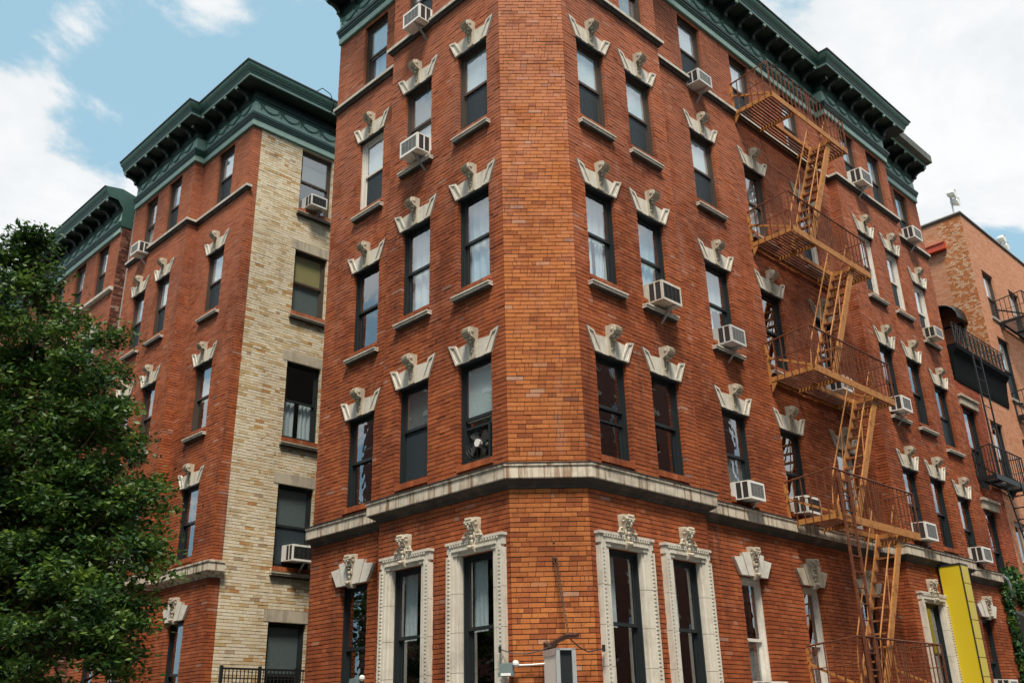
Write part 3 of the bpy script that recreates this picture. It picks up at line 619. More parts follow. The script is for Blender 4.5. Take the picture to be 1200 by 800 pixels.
def build_corner():
    for f, a, b, cols, g in secs:
        holes = [(c0, c1, zs, zh) for (c0, c1) in cols.values() for (zs, zh) in ZF.values()]+[(x0, x1, F0S, F0H) for x0, x1, _ in g]
        wall(corner, f, a, b, 0, 17.1, holes)
        add_windows(corner, f, cols, cfg)
        for x0, x1, k in g:
            st = dict(style='white', fw=.09) if k == 'fanw' else dict(style='black', fw=.06)
            window(corner, f, x0, x1, F0S, F0H, depth=.06 if k == 'frame' else .12, low='blind_g' if k == 'fanw' else None, up='left' if k == 'frame' else None, split=.52, **st)
            if k == 'frame': stone_surround(corner, f, x0, x1, F0S, F0H)
            else: fan_lintel(corner, f, x0, x1, F0H, dark=(f is Fr_ and x0 > 16))
            stone_sill(corner, f, x0, x1, F0S-.05)
    # chamfered corner wall
    p = FL.P(-9.89); q = FR_.P(10.60); fc, a, b = frame_between(p, q)
    wall(corner, fc, a, b, 0, 17.1, (), mat='brick_front', single=(2.4, 300, -1, 9))
    # return of the bay and the flank walls
    p = Fr_.P(21.26); q = Fb.P(21.26); fr, a, b = frame_between(p, q); wall(corner, fr, a, b, 0, 17.1, ())
    # flanks and back
    pts = [F8.P(27.76), F8.P(27.76, -11), Fl.P(-15.62, -11), Fl.P(-15.62)]
    for i in range(3):
        f_, a, b = frame_between(pts[i], pts[i+1])
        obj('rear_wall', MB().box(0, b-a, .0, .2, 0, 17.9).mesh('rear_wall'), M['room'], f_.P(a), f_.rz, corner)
    # floors and roof
    line = []
    for f, a, b, _, _ in secs:
        for u in (a, b):
            pt = f.P(u, -.3)
            if not line or (pt-line[-1]).length > .05: line.append(pt)
    ring = line+[F8.P(27.7, -10.9), Fl.P(-15.55, -10.9)]
    for z, nm in ((4.75, 'floor_slab'), (8.05, 'floor_slab'), (11.25, 'floor_slab'), (14.5, 'floor_slab'), (17.75, 'roof_deck')):
        mb = MB(); n = len(ring); mb.v = [(q.x-BASE[0], q.y-BASE[1], z) for q in ring]+[(q.x-BASE[0], q.y-BASE[1], z+.15) for q in ring]
        mb.f = [tuple(range(n-1, -1, -1)), tuple(range(n, 2*n))]+[(i, (i+1) % n, (i+1) % n+n, i+n) for i in range(n)]
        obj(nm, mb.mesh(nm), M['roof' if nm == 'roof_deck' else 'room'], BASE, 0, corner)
    # belt course, top band, cornice
    pts = []
    for f, a, b, _, _ in secs:
        for u in (a, b):
            q = f.P(u)
            if not pts or (Vector((q.x, q.y))-Vector(pts[-1])).length > .05: pts.append((q.x, q.y))
    bp = [(0, 5.08), (.03, 5.08), (.045, 5.13), (.07, 5.14), (.155, 5.195), (.165, 5.21), (.165, 5.385), (.185, 5.39), (.185, 5.43), (.0, 5.47)]
    obj('belt_course', sweep('belt_course', pts, bp, BASE), M['stone_belt'], BASE, 0, corner)
    me = sweep('belt_flashing', pts, [(.0, 5.474), (.188, 5.433), (.188, 5.425), (.195, 5.425), (.195, 5.44), (.0, 5.482)], BASE); obj('belt_flashing', me, M['tar'], BASE, 0, corner)
    me = sweep('belt_bed_mould', pts, [(0, 5.075), (.034, 5.075), (.049, 5.125), (.074, 5.135), (.15, 5.188), (.158, 5.20), (.0, 5.2)], BASE); obj('belt_bed_mould', me, M['stone_soot_shade'], BASE, 0, corner)  # soot stain and the belt's underside shade share this dark colour
    obj('sill_band', sweep('sill_band', pts, [(0, 15.13), (.11, 15.13), (.115, 15.195), (.0, 15.205)], BASE), M['stone'], BASE, 0, corner)
    obj('shaded_band_moulding', sweep('shaded_band_moulding', pts, [(0, 15.06), (.05, 15.06), (.06, 15.09), (.10, 15.127), (.0, 15.127)], BASE), M['stone_soot_shade'], BASE, 0, corner)  # underside of the band, its shade put into the colour
    c = cornice(corner, BASE, [(f, a, b) for f, a, b, _, _ in secs])
    pc = [F8.P(25.50), F8.P(27.80)]
    obj('crown_sheet', sweep('crown_sheet', [(q.x, q.y) for q in pc], [(.575, 18.25), (.76, 18.27), (.765, 18.53), (.3, 18.585)], BASE), M['crown_worn'], BASE, 0, c)
build_corner()
# ================================================================ the building across the court (left)
MBASE = (-11.0, 27.0, 0.0)
court = thing('courtyard_apartment_building', 'red brick building left of the corner with a cream brick side wall', 'building', MBASE)
def build_court():
    cM = {('M1', 4): S_, ('M1', 3): S_, ('M1', 2): dict(style='brown', up='left'), ('M1', 1): dict(style='black'),
          ('M2', 4): S_, ('M2', 3): S_, ('M2', 2): dict(style='brown'), ('M2', 1): dict(style='black'), ('M3', 4): dict(style='brown', up='blind_g', low='blind'), ('M3', 3): S_, ('M3', 2): dict(style='brown'), ('M3', 1): dict(style='black')}
    for f, a, b, cols, g in ((Fm0, -26.15, -22.43, {'M3': (-25.40, -24.63), 'M2': (-23.93, -23.15)}, [(-25.4, -24.63), (-23.93, -23.15)]), (Fm1, -22.43, -19.77, {'M1': (-21.57, -20.70)}, [(-21.50, -20.75)])):
        holes = [(c0, c1, zs, zh) for (c0, c1) in cols.values() for (zs, zh) in ZF.values()]+[(x0, x1, F0S, F0H+.03) for x0, x1 in g]
        wall(court, f, a, b, 0, 17.1, holes); add_windows(court, f, cols, cM)
        for x0, x1 in g: window(court, f, x0, x1, F0S, F0H+.03, style='black'); fan_lintel(court, f, x0, x1, F0H+.03)
    p = Fm0.P(-22.43); q = Fm1.P(-22.43); fr, a, b = frame_between(p, q); wall(court, fr, a, b, 0, 17.1, (), mat='brick')
    u0 = Fm1.P(-19.77).dot(Fc.t); d = Fm1.P(-19.77).dot(Fc.n); Fc.D = -d
    uq = u0+.25
    wall(court, Fc, u0, uq, 0, 17.1, (), mat='brick', name='quoin_wall')
    lev = [(1.95, 4.22), (5.47, 7.45), (8.62, 10.64), (12.05, 13.86), (15.14, 17.02)]
    W0, W1 = 11.49, 12.49
    wall(court, Fc, uq, 20.5, 0, 17.1, [(W0, W1, a_, b_) for a_, b_ in lev], mat='brick_cream', mortar='mortar_cream', single=(2.6, 300, -1, 3.2), name='cream_wall')
    sets = [dict(style='black', up='blind_g'), dict(style='black', up='blind_g', low='screen'), dict(style='black', low='pair'), dict(style='brown', up='blind_y', low='blind_g'), dict(style='brown', up='blind_g', mid=.8)]
    for (a_, b_), k in zip(lev, sets):
        window(court, Fc, W0, W1, a_, b_, depth=.10, fw=.06, **k)
        if b_ < 16:
            obj('lintel', cached(('flat',), lambda: setm(MB().box(-.13, W1-W0+.13, -.02, .1, .002, .27).mesh('lintel'), M['stone_dark'])), None, Fc.P(W0, 0, b_), Fc.rz, court)
        brick_sill(court, Fc, W0, W1, a_, .09); stone_sill(court, Fc, W0, W1, a_-.17, 'stone_dark')
    pts = [Fm0.P(-26.15), Fm0.P(-22.43), Fm1.P(-22.43), Fm1.P(-19.77)]
    sw = [(q.x, q.y) for q in pts]+[(Fc.P(uq).x, Fc.P(uq).y)]
    obj('belt_course', sweep('belt_course', sw, [(0, 5.08), (.03, 5.08), (.045, 5.13), (.07, 5.14), (.155, 5.195), (.165, 5.21), (.165, 5.385), (.185, 5.39), (.185, 5.43), (.0, 5.47)], MBASE), M['stone_belt'], MBASE, 0, court)
    sw2 = [(q.x, q.y) for q in pts]+[(Fc.P(u0+.06).x, Fc.P(u0+.06).y)]
    obj('sill_band', sweep('sill_band', sw2, [(0, 15.13), (.11, 15.13), (.115, 15.195), (.0, 15.205)], MBASE), M['stone'], MBASE, 0, court)
    obj('shaded_band_moulding', sweep('shaded_band_moulding', sw2, [(0, 15.06), (.05, 15.06), (.06, 15.09), (.10, 15.127), (.0, 15.127)], MBASE), M['stone_soot_shade'], MBASE, 0, court)  # shade below this band is coloured in as well
    cornice(court, MBASE, [(Fm0, -26.15, -22.43), (Fm1, -22.43, -19.77), (Fc, u0, 19.0)], brackets=(Fm0, Fm1))
    ring = [Fm0.P(-26.1, -.3), Fm0.P(-22.7, -.3), Fm1.P(-22.7, -.3), Fm1.P(-20.07, -.3), Fc.P(20.4, -.3), Fc.P(20.4, -6), Fm0.P(-26.1, -9)]
    for z in (4.75, 8.05, 11.25, 14.5, 17.7):
        mb = MB(); n = len(ring); mb.v = [(q.x-MBASE[0], q.y-MBASE[1], z) for q in ring]+[(q.x-MBASE[0], q.y-MBASE[1], z+.15) for q in ring]
        mb.f = [tuple(range(n-1, -1, -1)), tuple(range(n, 2*n))]+[(i, (i+1) % n, (i+1) % n+n, i+n) for i in range(n)]
        obj('roof_deck' if z > 17 else 'floor_slab', mb.mesh('slab'), M['roof' if z > 17 else 'room'], MBASE, 0, court)
    back = [Fc.P(20.5), Fc.P(20.5, -6), Fm0.P(-26.15, -9), Fm0.P(-26.15)]
    for i in range(3):
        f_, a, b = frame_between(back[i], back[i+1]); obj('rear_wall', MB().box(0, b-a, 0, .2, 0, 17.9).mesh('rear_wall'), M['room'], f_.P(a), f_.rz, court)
    # rough party-wall pier and rendered strip at the left end
    obj('render_strip', MB().box(0, .42, .12, .5, 13.0, 18.25).mesh('render_strip'), M['concrete'], Fm0.P(-26.57), Fm0.rz, court)
    wall(court, Fr(AM, Fm0.D+.14), -26.57, -26.152, 0, 13.0, (), mat='brick_dark', name='pier_wall', L=.2)
build_court()
# ================================================================ third building, far left
NBASE = (-20.0, 32.0, 0.0)
far_left = thing('row_apartment_building', 'farthest red brick building on the left, green cornice half hidden by the tree', 'building', NBASE)
def build_far_left():
    dz = -.42; cols = {'N1': (-28.68, -27.86), 'N2': (-30.42, -29.62), 'N3': (-32.1, -31.3), 'N4': (-33.8, -33.0)}
    holes = [(c0, c1, zs+dz, zh+dz) for (c0, c1) in cols.values() for (zs, zh) in ZF.values()]
    wall(far_left, Fm0, -41, -27.05, 0, 16.7, holes)
    cN = {(n, fl): dict(style='brown', dz=dz, up='blind' if (fl > 2) else None, low='screen' if fl > 2 else None) for n in cols for fl in ZF}
    add_windows(far_left, Fm0, cols, cN)
    p = Fm0.P(-27.05); q = Fm0.P(-27.05, -8); fr, a, b = frame_between(p, q)
    wall(far_left, fr, a, b, 0, 17.9, (), mat='brick_dark', L=.2, name='side_wall', proud=.02)
    wall(far_left, Fr(AM, Fm0.D+.45), -27.05, -26.60, 0, 18.3, (), mat='brick_dark', L=.2, name='party_wall', proud=.02)
    cornice(far_left, NBASE, [(Fm0, -41, -27.05)], dz=dz)
    mb = MB(); mb.prism_x([(.25, 17.3), (-.10, 17.3), (-.14, 17.45), (-.10, 17.5), (-.10, 17.9), (-.18, 18.0), (-.3, 18.16), (-.60, 18.18), (-.64, 18.26), (-.75, 18.5), (-.2, 18.6), (.25, 18.5)], .0, .04); mb.v = [(x, y, z+dz) for x, y, z in mb.v]; obj('cornice_end', mb.mesh('cornice_end'), M['green_dark'], Fm0.P(-27.05, -.02), Fm0.rz, far_left)
    s = [Fm0.P(-41), Fm0.P(-27.05)]
    obj('sill_band', sweep('sill_band', [(q.x, q.y) for q in s], [(0, 15.07+dz), (.06, 15.07+dz), (.12, 15.10+dz), (.125, 15.185+dz), (0, 15.2+dz)], NBASE), M['stone'], NBASE, 0, far_left)
    for z in (4.3, 7.6, 10.8, 14.1, 17.4):
        obj('roof_deck' if z > 17 else 'floor_slab', MB().box(0, 13.9, .3, 8, z, z+.12).mesh('slab'), M['room'], Fm0.P(-41), Fm0.rz, far_left)
    obj('rear_wall', MB().box(0, 13.95, 8.0, 8.2, 0, 17.5).mesh('rear_wall'), M['room'], Fm0.P(-41), Fm0.rz, far_left)
    obj('rear_wall', MB().box(-.2, 0, .0, 8.2, 0, 17.5).mesh('rear_wall'), M['room'], Fm0.P(-41), Fm0.rz, far_left)
build_far_left()
# ================================================================ tan building on the right, with its lower red wing
TBASE = tuple(F8.P(33, -4, 0))
tan = thing('tan_brick_building', 'plain tan brick building at right edge with a flat roof and lower red painted wing', 'building', TBASE)
def build_tan():
    holes = []; wins = []
    for (a, b) in ((32.55, 33.55), (34.98, 35.98), (38.0, 39.0), (40.4, 41.4)):
        for (zs, zh) in ((14.55, 16.37), (11.6, 13.85), (8.3, 10.2), (5.2, 7.1), (1.9, 4.0)):
            holes.append((a, b, zs, zh)); wins.append((a, b, zs, zh))
    u0 = 31.72
    wall(tan, F8, u0, 52, 0, 18.25, holes, mat='brick_tan', mortar='mortar_tan', L=.2, c=.065, proud=.006)
    for i, (a, b, zs, zh) in enumerate(wins):
        window(tan, F8, a, b, zs, zh, style='black' if zh < 15 else 'brown', up='blind' if zh > 13 else None, low='screen' if i % 2 else None)
        obj('sill', cached(('tsill',), lambda: setm(MB().box(-.06, 1.06, -.06, .1, -.09, 0).mesh('sill'), M['concrete'])), None, F8.P(a, 0, zs), F8.rz, tan)
    p = F8.P(u0, -7); q = F8.P(u0); fl, a, b = frame_between(p, q)
    wall(tan, fl, a, b-.85, 8, 18.25, (), mat='brick_tan', mortar='mortar_tan', L=.2, c=.065, proud=.006, name='side_wall')
    wall(tan, fl, b-.85, b, 8, 18.25, (), mat='brick_tan2', mortar='mortar_tan', L=.12, name='quoin_wall', proud=.012, c=.065)
    cp = [(p.x, p.y), (q.x, q.y), (F8.P(52).x, F8.P(52).y)]
    obj('coping', sweep('coping', cp, [(-.3, 18.25), (.05, 18.25), (.05, 18.33), (-.3, 18.33)], TBASE), M['tar'], TBASE, 0, tan)
    obj('coping_cap', sweep('coping_cap', cp, [(-.3, 18.335), (.04, 18.335), (.04, 18.37), (-.3, 18.38)], TBASE), M['stone'], TBASE, 0, tan)
    obj('steel_beam', MB().box(.0, .75, -.16, 0, -.11, .11).box(0, .75, -.19, -.02, .11, .135).box(0, .75, -.19, -.02, -.135, -.11).mesh('steel_beam'), M['red_beam'], F8.P(u0, -1.42, 17.25), fl.rz, tan)
    for z in (4.4, 7.7, 11.0, 14.1, 17.8):
        obj('roof_deck' if z > 17 else 'floor_slab', MB().box(0, 20, .3, 7, z, z+.12).mesh('slab'), M['room'], F8.P(u0), F8.rz, tan)
    obj('rear_wall', MB().box(0, 20.3, 7, 7.2, 0, 18.2).mesh('rear_wall'), M['brick_tan'], F8.P(u0), F8.rz, tan)
    # lower wing: painted red at the left, tan at the right
    wh = [(27.9, 28.9, 7.9, 10.34), (30.0, 31.0, 8.0, 10.33), (27.9, 28.75, 5.0, 7.25), (30.05, 31.0, 4.9, 7.2), (28.2, 29.2, 1.9, 4.0)]
    wall(tan, F8, 27.80, 29.62, 0, 11.1, [h for h in wh if h[1] < 29.6], mat='brick_wing', L=.2, name='wing_wall')
    wall(tan, F8, 29.62, u0, 0, 11.1, [h for h in wh if h[0] > 29.7], mat='brick_tan', mortar='mortar_tan', L=.2, c=.065, proud=.006, name='wing_wall')
    for h in wh: window(tan, F8, h[0], h[1], h[2], h[3], style='white' if h[2] == 4.9 else 'black')
    for h in (wh[0], wh[2]):
        mb = MB(); w = h[1]-h[0]; mb.box(-.1, w+.15, -.07, .1, .01, .24); mb.box(-.14, w+.2, -.12, 0, .24, .31); obj('lintel', mb.mesh('lintel'), M['stone_dark'], F8.P(h[0], 0, h[3]), F8.rz, tan)
    # overhanging dark cornice and roof terrace
    wp = [(F8.P(27.85, -3).x, F8.P(27.85, -3).y)]
    mb = MB(); mb.prism_x([(.02, 11.10), (-.06, 11.10), (-.09, 11.22), (-.12, 11.5), (-.20, 11.72), (-.34, 11.84), (-.40, 11.88), (-.42, 12.02), (3.0, 12.02), (3.0, 11.8), (.02, 11.8)], 0, 4.15); mb.v = [(x, y*.62 if y < 0 else y, z+.2 if z > 11.6 else z) for x, y, z in mb.v]; obj('terrace_deck', mb.mesh('terrace_deck'), M['tar_black'], F8.P(27.82), F8.rz, tan)
    obj('rear_wall', MB().box(0, 4.0, 3.0, 3.2, 0, 14.2).mesh('rear_wall'), M['brick_wing'], F8.P(27.82), F8.rz, tan)
    # door with arched black canopy on the flank above the terrace
    d = obj('terrace_door', MB().ring(0, .8, 0, 2.1, .06, -.03, .05).mesh('terrace_door'), M['black_iron'], F8.P(u0, -1.50, 12.22), fl.rz, tan)
    obj('pane', MB().box(.05, .75, 0, .01, .05, 2.05).mesh('pane'), M['glass'], F8.P(u0, -1.50, 12.22), fl.rz, d)
    mb = MB(); n = 10; r = .62
    for i in range(n+1):
        t = math.pi*i/n; x = -r*math.cos(t); z = .8*math.sin(t)**.8 if 0 < i < n else 0; 
        mb.v += [(x, .0, z), (x, -.85, z*.75-.02), (x*.96, -.85, z*.75-.08), (x*.96, 0, z-.05)]
    for i in range(n):
        for k in range(4): mb.f.append((4*i+k, 4*i+4+k, 4*i+4+(k+1) % 4, 4*i+(k+1) % 4))
    obj('canopy', mb.mesh('canopy', True), M['black_iron'], F8.P(u0, -1.15, 14.25), fl.rz, tan)
build_tan()
# ================================================================ window air conditioners
def ac_unit(f, uc, z, label, w=.52, h=.36, out=.36, side=1, brk=True, dark=False):
    t = thing('air_conditioner', label, 'air conditioner', f.P(uc, 0, z), f.rz, 'air conditioners hanging out of windows'); L = f.P(uc, 0, z)
    def body():
        mb = MB(); s = .03
        y0, y1 = -out, .16; v = lambda x, y, zz: (x, y, zz+(y/out)*s*(1 if y < 0 else .3))
        # shell as a ring of slabs leaving the front and side recessed
        def slab(x0, x1, ya, yb, z0, z1): mb.hexa([v(x0, ya, z0), v(x1, ya, z0), v(x1, yb, z0), v(x0, yb, z0), v(x0, ya, z1), v(x1, ya, z1), v(x1, yb, z1), v(x0, yb, z1)])
        slab(-w/2, w/2, y0, y1, h-.02, h); slab(-w/2, w/2, y0, y1, 0, .02)
        for sx in (-1, 1):
            xa, xb = sorted((sx*w/2, sx*(w/2-.03))); slab(xa, xb, y0, y0+.045, .02, h-.02); slab(xa, xb, y0+.16, y0+.19, .02, h-.02); slab(xa, xb, y0+.30, y1, .02, h-.02)
            xa, xb = sorted((sx*(w/2-.02), sx*(w/2-.03))); slab(xa, xb, y0+.04, y0+.31, .02, h-.02)
        slab(-w/2+.03, w/2-.03, y0, y0+.02, .02, .045); slab(-w/2+.03, w/2-.03, y0, y0+.02, h-.045, h-.02)
        return mb.mesh('body')
    def lou(sx_):
        mb = MB(); s = .03
        for sx in (sx_,):
            for (ya, yb) in ((-out+.047, -out+.158), (-out+.192, -out+.298)):
                mb.box(*sorted((sx*(w/2-.008), sx*(w/2-.019))), ya, yb, .01, h-.045)
                for i in range(7): zz = .03+i*(h-.09)/6.5; mb.box(*sorted((sx*(w/2-.002), sx*(w/2-.009))), ya, yb, zz, zz+.012)
        return mb.mesh('side_louvre')
    def gr():
        mb = MB(); mb.box(-w/2+.032, w/2-.032, -out+.018, -out+.026, .02, h-.06)
        n = 11
        for i in range(n): zz = .03+i*(h-.10)/(n-1); mb.box(-w/2+.035, w/2-.035, -out+.004, -out+.017, zz-.01, zz-.001)
        for i in range(5): x = -w/2+.05+i*(w-.1)/4; mb.box(x-.004, x+.004, -out+.001, -out+.006, .015, h-.06)
        return mb.mesh('front_grille')
    am = ('ac_white', 'ac_beige', 'ac_white', 'ac_grey')[len(label) % 4]; k = (round(w, 2), round(h, 2), round(out, 2))
    obj('body', cached(('acb', k, am), lambda: setm(body(), M[am])), None, L, f.rz, t)
    for sx_ in (-1, 1): obj('side_louvre', cached(('acl', k, sx_), lambda: setm(lou(sx_), M['ac_dark'])), None, L, f.rz, t)
    obj('front_grille', cached(('acg', k, dark), lambda: setm(gr(), M['ac_dark' if dark else 'ac_grille'])), None, L, f.rz, t)
    if brk:
        obj('support_bracket', cached(('acr', k, side), lambda: setm(MB().bar((side*.08, -out+.08, -.03), (side*.08, -.0, -.30), .045, .02).bar((side*.08, -out+.02, -.028), (side*.08, .0, -.006), .05, .02).mesh('support_bracket'), M['galv'])), None, L, f.rz, t)
    # accordion side panels filling the opening
    return t
ACS = [
 (FL, -12.05, 15.12, 'boxy white air conditioner in the top row window second left of the brick corner', {}),
 (FL, -12.04, 11.98, 'white air conditioner with rusty underside, one floor below the topmost one left of corner', {}),
 (Fr_, 15.28, 14.98, 'small white air conditioner in top row window between the right corner pair and fire escape', dict(w=.5, h=.32)),
 (FR_, 12.76, 8.72, 'largest looking white air conditioner with speckled grille, second window right of the corner', dict(w=.55, h=.38, dark=True)),
 (Fr_, 15.32, 8.72, 'white slatted air conditioner in middle row window left of the fire escape platform', dict(w=.5)),
 (Fr_, 15.30, 5.60, 'white air conditioner just above the stone belt, left of the lowest visible platform', dict(w=.5, h=.34)),
 (Fr_, 17.34, 5.62, 'white air conditioner behind the railing of the fire escape above the belt', dict(w=.52, h=.34, dark=True)),
 (Fr_, 19.72, 8.76, 'white air conditioner seen under the middle fire escape platform', dict(w=.5, h=.34, brk=False)),
 (Fb, 22.40, 15.27, 'large white air conditioner in top row window right of the fire escape', dict(w=.58, h=.40, dark=False)),
 (F8, 26.42, 15.2, 'white air conditioner in the last top row window at the building end', dict(w=.55, h=.38)),
 (F8, 26.42, 11.98, 'white air conditioner sitting in a white framed window on the last column', dict(w=.5, h=.32, brk=False)),
 (Fb, 22.16, 8.74, 'white air conditioner beside right end of the third fire escape platform', dict(w=.5, h=.36)),
 (Fb, 22.16, 5.62, 'white air conditioner right of the lowest ochre platform, above the stone belt', dict(w=.58, h=.40)),
 (F8, 26.48, 5.62, 'white air conditioner in the last column just above the stone belt, near the yellow sign', dict(w=.55, h=.38)),
 (Fr_, 15.25, 2.08, 'air conditioner at the bottom of a white ground floor window left of the fire escape', dict(w=.5, h=.36, dark=True, brk=False)),
 (F8, 26.40, 2.36, 'white air conditioner low on the wall right of the yellow sign', dict(w=.5, h=.36)),
 (Fc, 11.92, 15.19, 'white air conditioner in the top window of the cream brick wall', dict(w=.5, h=.34, dark=True)),
 (Fc, 12.10, 5.62, 'white air conditioner in a dark lower window of the cream brick wall', dict(w=.6, h=.38, dark=True)),
 (Fm0, -24.98, 15.02, 'small white air conditioner under the green cornice of the left building', dict(w=.5, h=.34)),
 (Fm0, -23.50, 5.66, 'white air conditioner peeking out beside the tree on the left building', dict(w=.5, h=.36))]
for f, u, z, lb, kw in ACS: ac_unit(f, u, z, lb, **kw)
# ================================================================ fire escapes
def fire_escape(name, label, f, u0, u1, levels, mat_beam, mat_rail, off=1.07, hole=(17.95, 19.62), strip=.45, rail_h=.93, handed=-1, stairs=True, group=None, slat_gap=.075, only_rail=()):
    base = f.P(u0, 0, levels[-1]); t = thing(name, label, 'fire escape', base, f.rz, group)
    def put(nm, mb, mat, parent, kind=None, loc=base): return obj(nm, mb.mesh(nm) if isinstance(mb, MB) else mb, M[mat], loc, f.rz, parent, kind=kind)
    X = lambda u: u-u0; Z0 = levels[-1]
    for li, z in enumerate(levels):
        z_ = z-Z0; o0 = .04
        mb = MB(); w = X(u1); h0, h1 = X(hole[0]), X(hole[1])
        mb.box(0, w, -off, -off+.03, z_-.075, z_+.075); mb.box(0, .03, -off+.03, -o0, z_-.05, z_+.05); mb.box(w-.03, w, -off+.03, -o0, z_-.05, z_+.05)
        if li < len(levels): mb.box(h0, h1, -strip-.03, -strip, z_-.05, z_+.05); mb.box(h0-.03, h0, -off+.03, -o0, z_-.05, z_+.04); mb.box(h1, h1+.03, -off+.03, -o0, z_-.05, z_+.04)
        mb.box(.03, w-.03, -o0-.03, -o0, z_-.04, z_+.03)
        pl = put('platform', mb, mat_beam, t)
        # wall brackets: vertical plate and raking strut at both ends
        for x in (0, w-.04):
            b = MB(); b.box(x, x+.05, -.05, -.005, z_-.1, z_+.80); b.box(x-.02, x+.07, -.04, -.003, z_+.55, z_+.80); b.bar((x+.025, -.05, z_+.50), (x+.025, -off+.05, z_+.06), .035, .045); b.prism_x([(-.04, z_-.05), (-.20, z_-.05), (-.04, z_-.28)], x+.01, x+.03)
            for zz in (.12, .62): b.ball((x+.025, -.055, z_+zz), (.02, .02, .02), 6, 4)
            put('wall_bracket', b, mat_beam, t)
        sl_long = cached(('slat', round(h0, 2), mat_rail), lambda: setm(MB().box(.03, h0-.03, -.018, .018, -.012, .012).mesh('slat'), M[mat_rail]))
        sl_r = cached(('slat', round(w-h1, 2), 'r', mat_rail), lambda: setm(MB().box(.03, w-h1-.03, -.018, .018, -.012, .012).mesh('slat'), M[mat_rail]))
        sl_s = cached(('slat', round(h1-h0, 2), 's', mat_rail), lambda: setm(MB().box(.0, h1-h0, -.018, .018, -.012, .012).mesh('slat'), M[mat_rail]))
        o = o0+.05
        while o < off-.05:
            obj('slat', sl_long, None, f.P(u0, o, z+.02), f.rz, pl); obj('slat', sl_r, None, f.P(hole[1], o, z+.02), f.rz, pl)
            if o < strip-.02: obj('slat', sl_s, None, f.P(hole[0], o, z+.02), f.rz, pl)
            o += slat_gap
        # railing
        rb = MB(); zt = z_+rail_h
        rb.tube([(.0, -.03, zt-.10), (.0, -off+.015, zt), (w-.0, -off+.015, zt), (w, -off*.35, zt)], .02, 6)
        rb.tube([(0, -.03, z_+.42), (0, -off+.015, z_+.46)], .010, 4); rb.bar((0, -off+.015, z_), (0, -off+.015, zt), .03); rb.bar((w, -off+.015, z_), (w, -off+.015, zt), .03)
        rb.bar((w*.5, -off+.015, z_), (w*.5, -off+.015, zt), .025); rb.tube([(w, -off+.015, z_+.5), (w, -off*.35, z_+.5)], .01, 4)
        rl = put('railing', rb, mat_rail, t)
        bal = cached(('bal', rail_h, mat_rail), lambda: setm(MB().box(-.009, .009, -.009, .009, 0, rail_h).mesh('baluster'), M[mat_rail]))
        n = int(w/.18)
        for i in range(1, n): obj('baluster', bal, None, f.P(u0+i*w/n, off-.015, z), f.rz, rl)
        for i in range(1, 6): obj('baluster', bal, None, f.P(u0, .04+i*(off-.05)/6, z-.06), f.rz, rl)
        for i in range(4, 6): obj('baluster', bal, None, f.P(u1, .04+i*(off-.05)/6, z), f.rz, rl)
    if not stairs: return t
    for li in range(len(levels)-1):
        zt, zb = levels[li]-Z0+.02, levels[li+1]-Z0+.04; ut, ub = X(hole[1])+.02, X(hole[0])-.10
        ya, yb = -.50, -.97
        st = put('stair', MB().bar((ut, ya, zt), (ub, ya, zb), .03, .15).bar((ut, yb, zt), (ub, yb, zb), .035, .17), mat_beam, t)
        n = 12; sm = cached(('step', mat_rail), lambda: setm(MB().box(-.07, .07, -.22, .22, -.010, .010).box(-.075, -.066, -.22, .22, -.028, .010).mesh('step'), M[mat_rail if n % 2 else 'rust_step']))
        for i in range(1, n):
            k = i/n; obj('step', sm, None, f.P(u0+ut+(ub-ut)*k, .735, Z0+zt+(zb-zt)*k), f.rz, st)
        for y in (ya, yb):
            hb = MB(); q = lambda k, dz: (ut+(ub-ut)*k, y, zt+(zb-zt)*k+dz)
            hb.tube([q(.0, .15), q(.06, .72), q(.93, .75)], .016, 5); hb.tube([q(.93, .75), q(1.0, .42), q(1.0, .2)], .013, 5); hb.tube([q(.5, .74), q(.62, .05)], .012, 5)
            put('handrail', hb, mat_beam, st)
    return t
LV = [15.12, 11.60, 8.40, 5.38, 2.25]
fe = fire_escape('fire_escape', 'ochre and rust iron fire escape with zigzag stairs down the right brick facade', Fr_, 16.88, 20.40, LV, 'ochre', 'rust')
# drop ladder hooked over the lowest visible platform
def drop_ladder(label, f, u, off, z0, z1, mat, w=.37, rung=.29, group=None):
    P = f.P(u, off, z0); t = thing('drop_ladder', label, 'ladder', P, f.rz, group)
    for x, nm in ((0, 'rail'), (w, 'rail')): obj(nm, cached(('rail', round(z1-z0, 2), mat), lambda: setm(MB().box(-.022, .022, -.012, .03, 0, z1-z0).mesh('rail'), M[mat])), None, f.P(u+x, off, z0), f.rz, t)
    rm = cached(('rung', w, mat), lambda: setm(MB().tube([(0, .01, 0), (w, .01, 0)], .013, 6).mesh('rung'), M[mat])); z = z0+.15
    while z < z1: obj('rung', rm, None, f.P(u, off, z), f.rz, t); z += rung
    return t
drop_ladder('straight rust red drop ladder hanging in front of the lowest visible fire escape platform', Fr_, 17.02, 1.13, 1.0, 6.22, 'rust')
fire_escape('fire_escape', 'black iron fire escape high on the tan building at the right edge', F8, 33.1, 37.0, [14.45], 'black_iron', 'black_iron', off=.95, hole=(34.5, 35.8), stairs=False, group='black fire escapes on the tan building')
fire_escape('fire_escape', 'black iron fire escape under the highest black one, on the tan building', F8, 32.6, 37.0, [10.95, 7.6], 'black_iron', 'black_iron', off=.95, hole=(33.8, 35.5), group='black fire escapes on the tan building')
fire_escape('fire_escape', 'cluttered black iron fire escape on the red and tan wing below the dark terrace overhang', F8, 27.88, 30.3, [8.1], 'black_iron', 'black_iron', off=.55, hole=(28.6, 29.4), strip=.25, stairs=False, group='black fire escapes on the tan building')
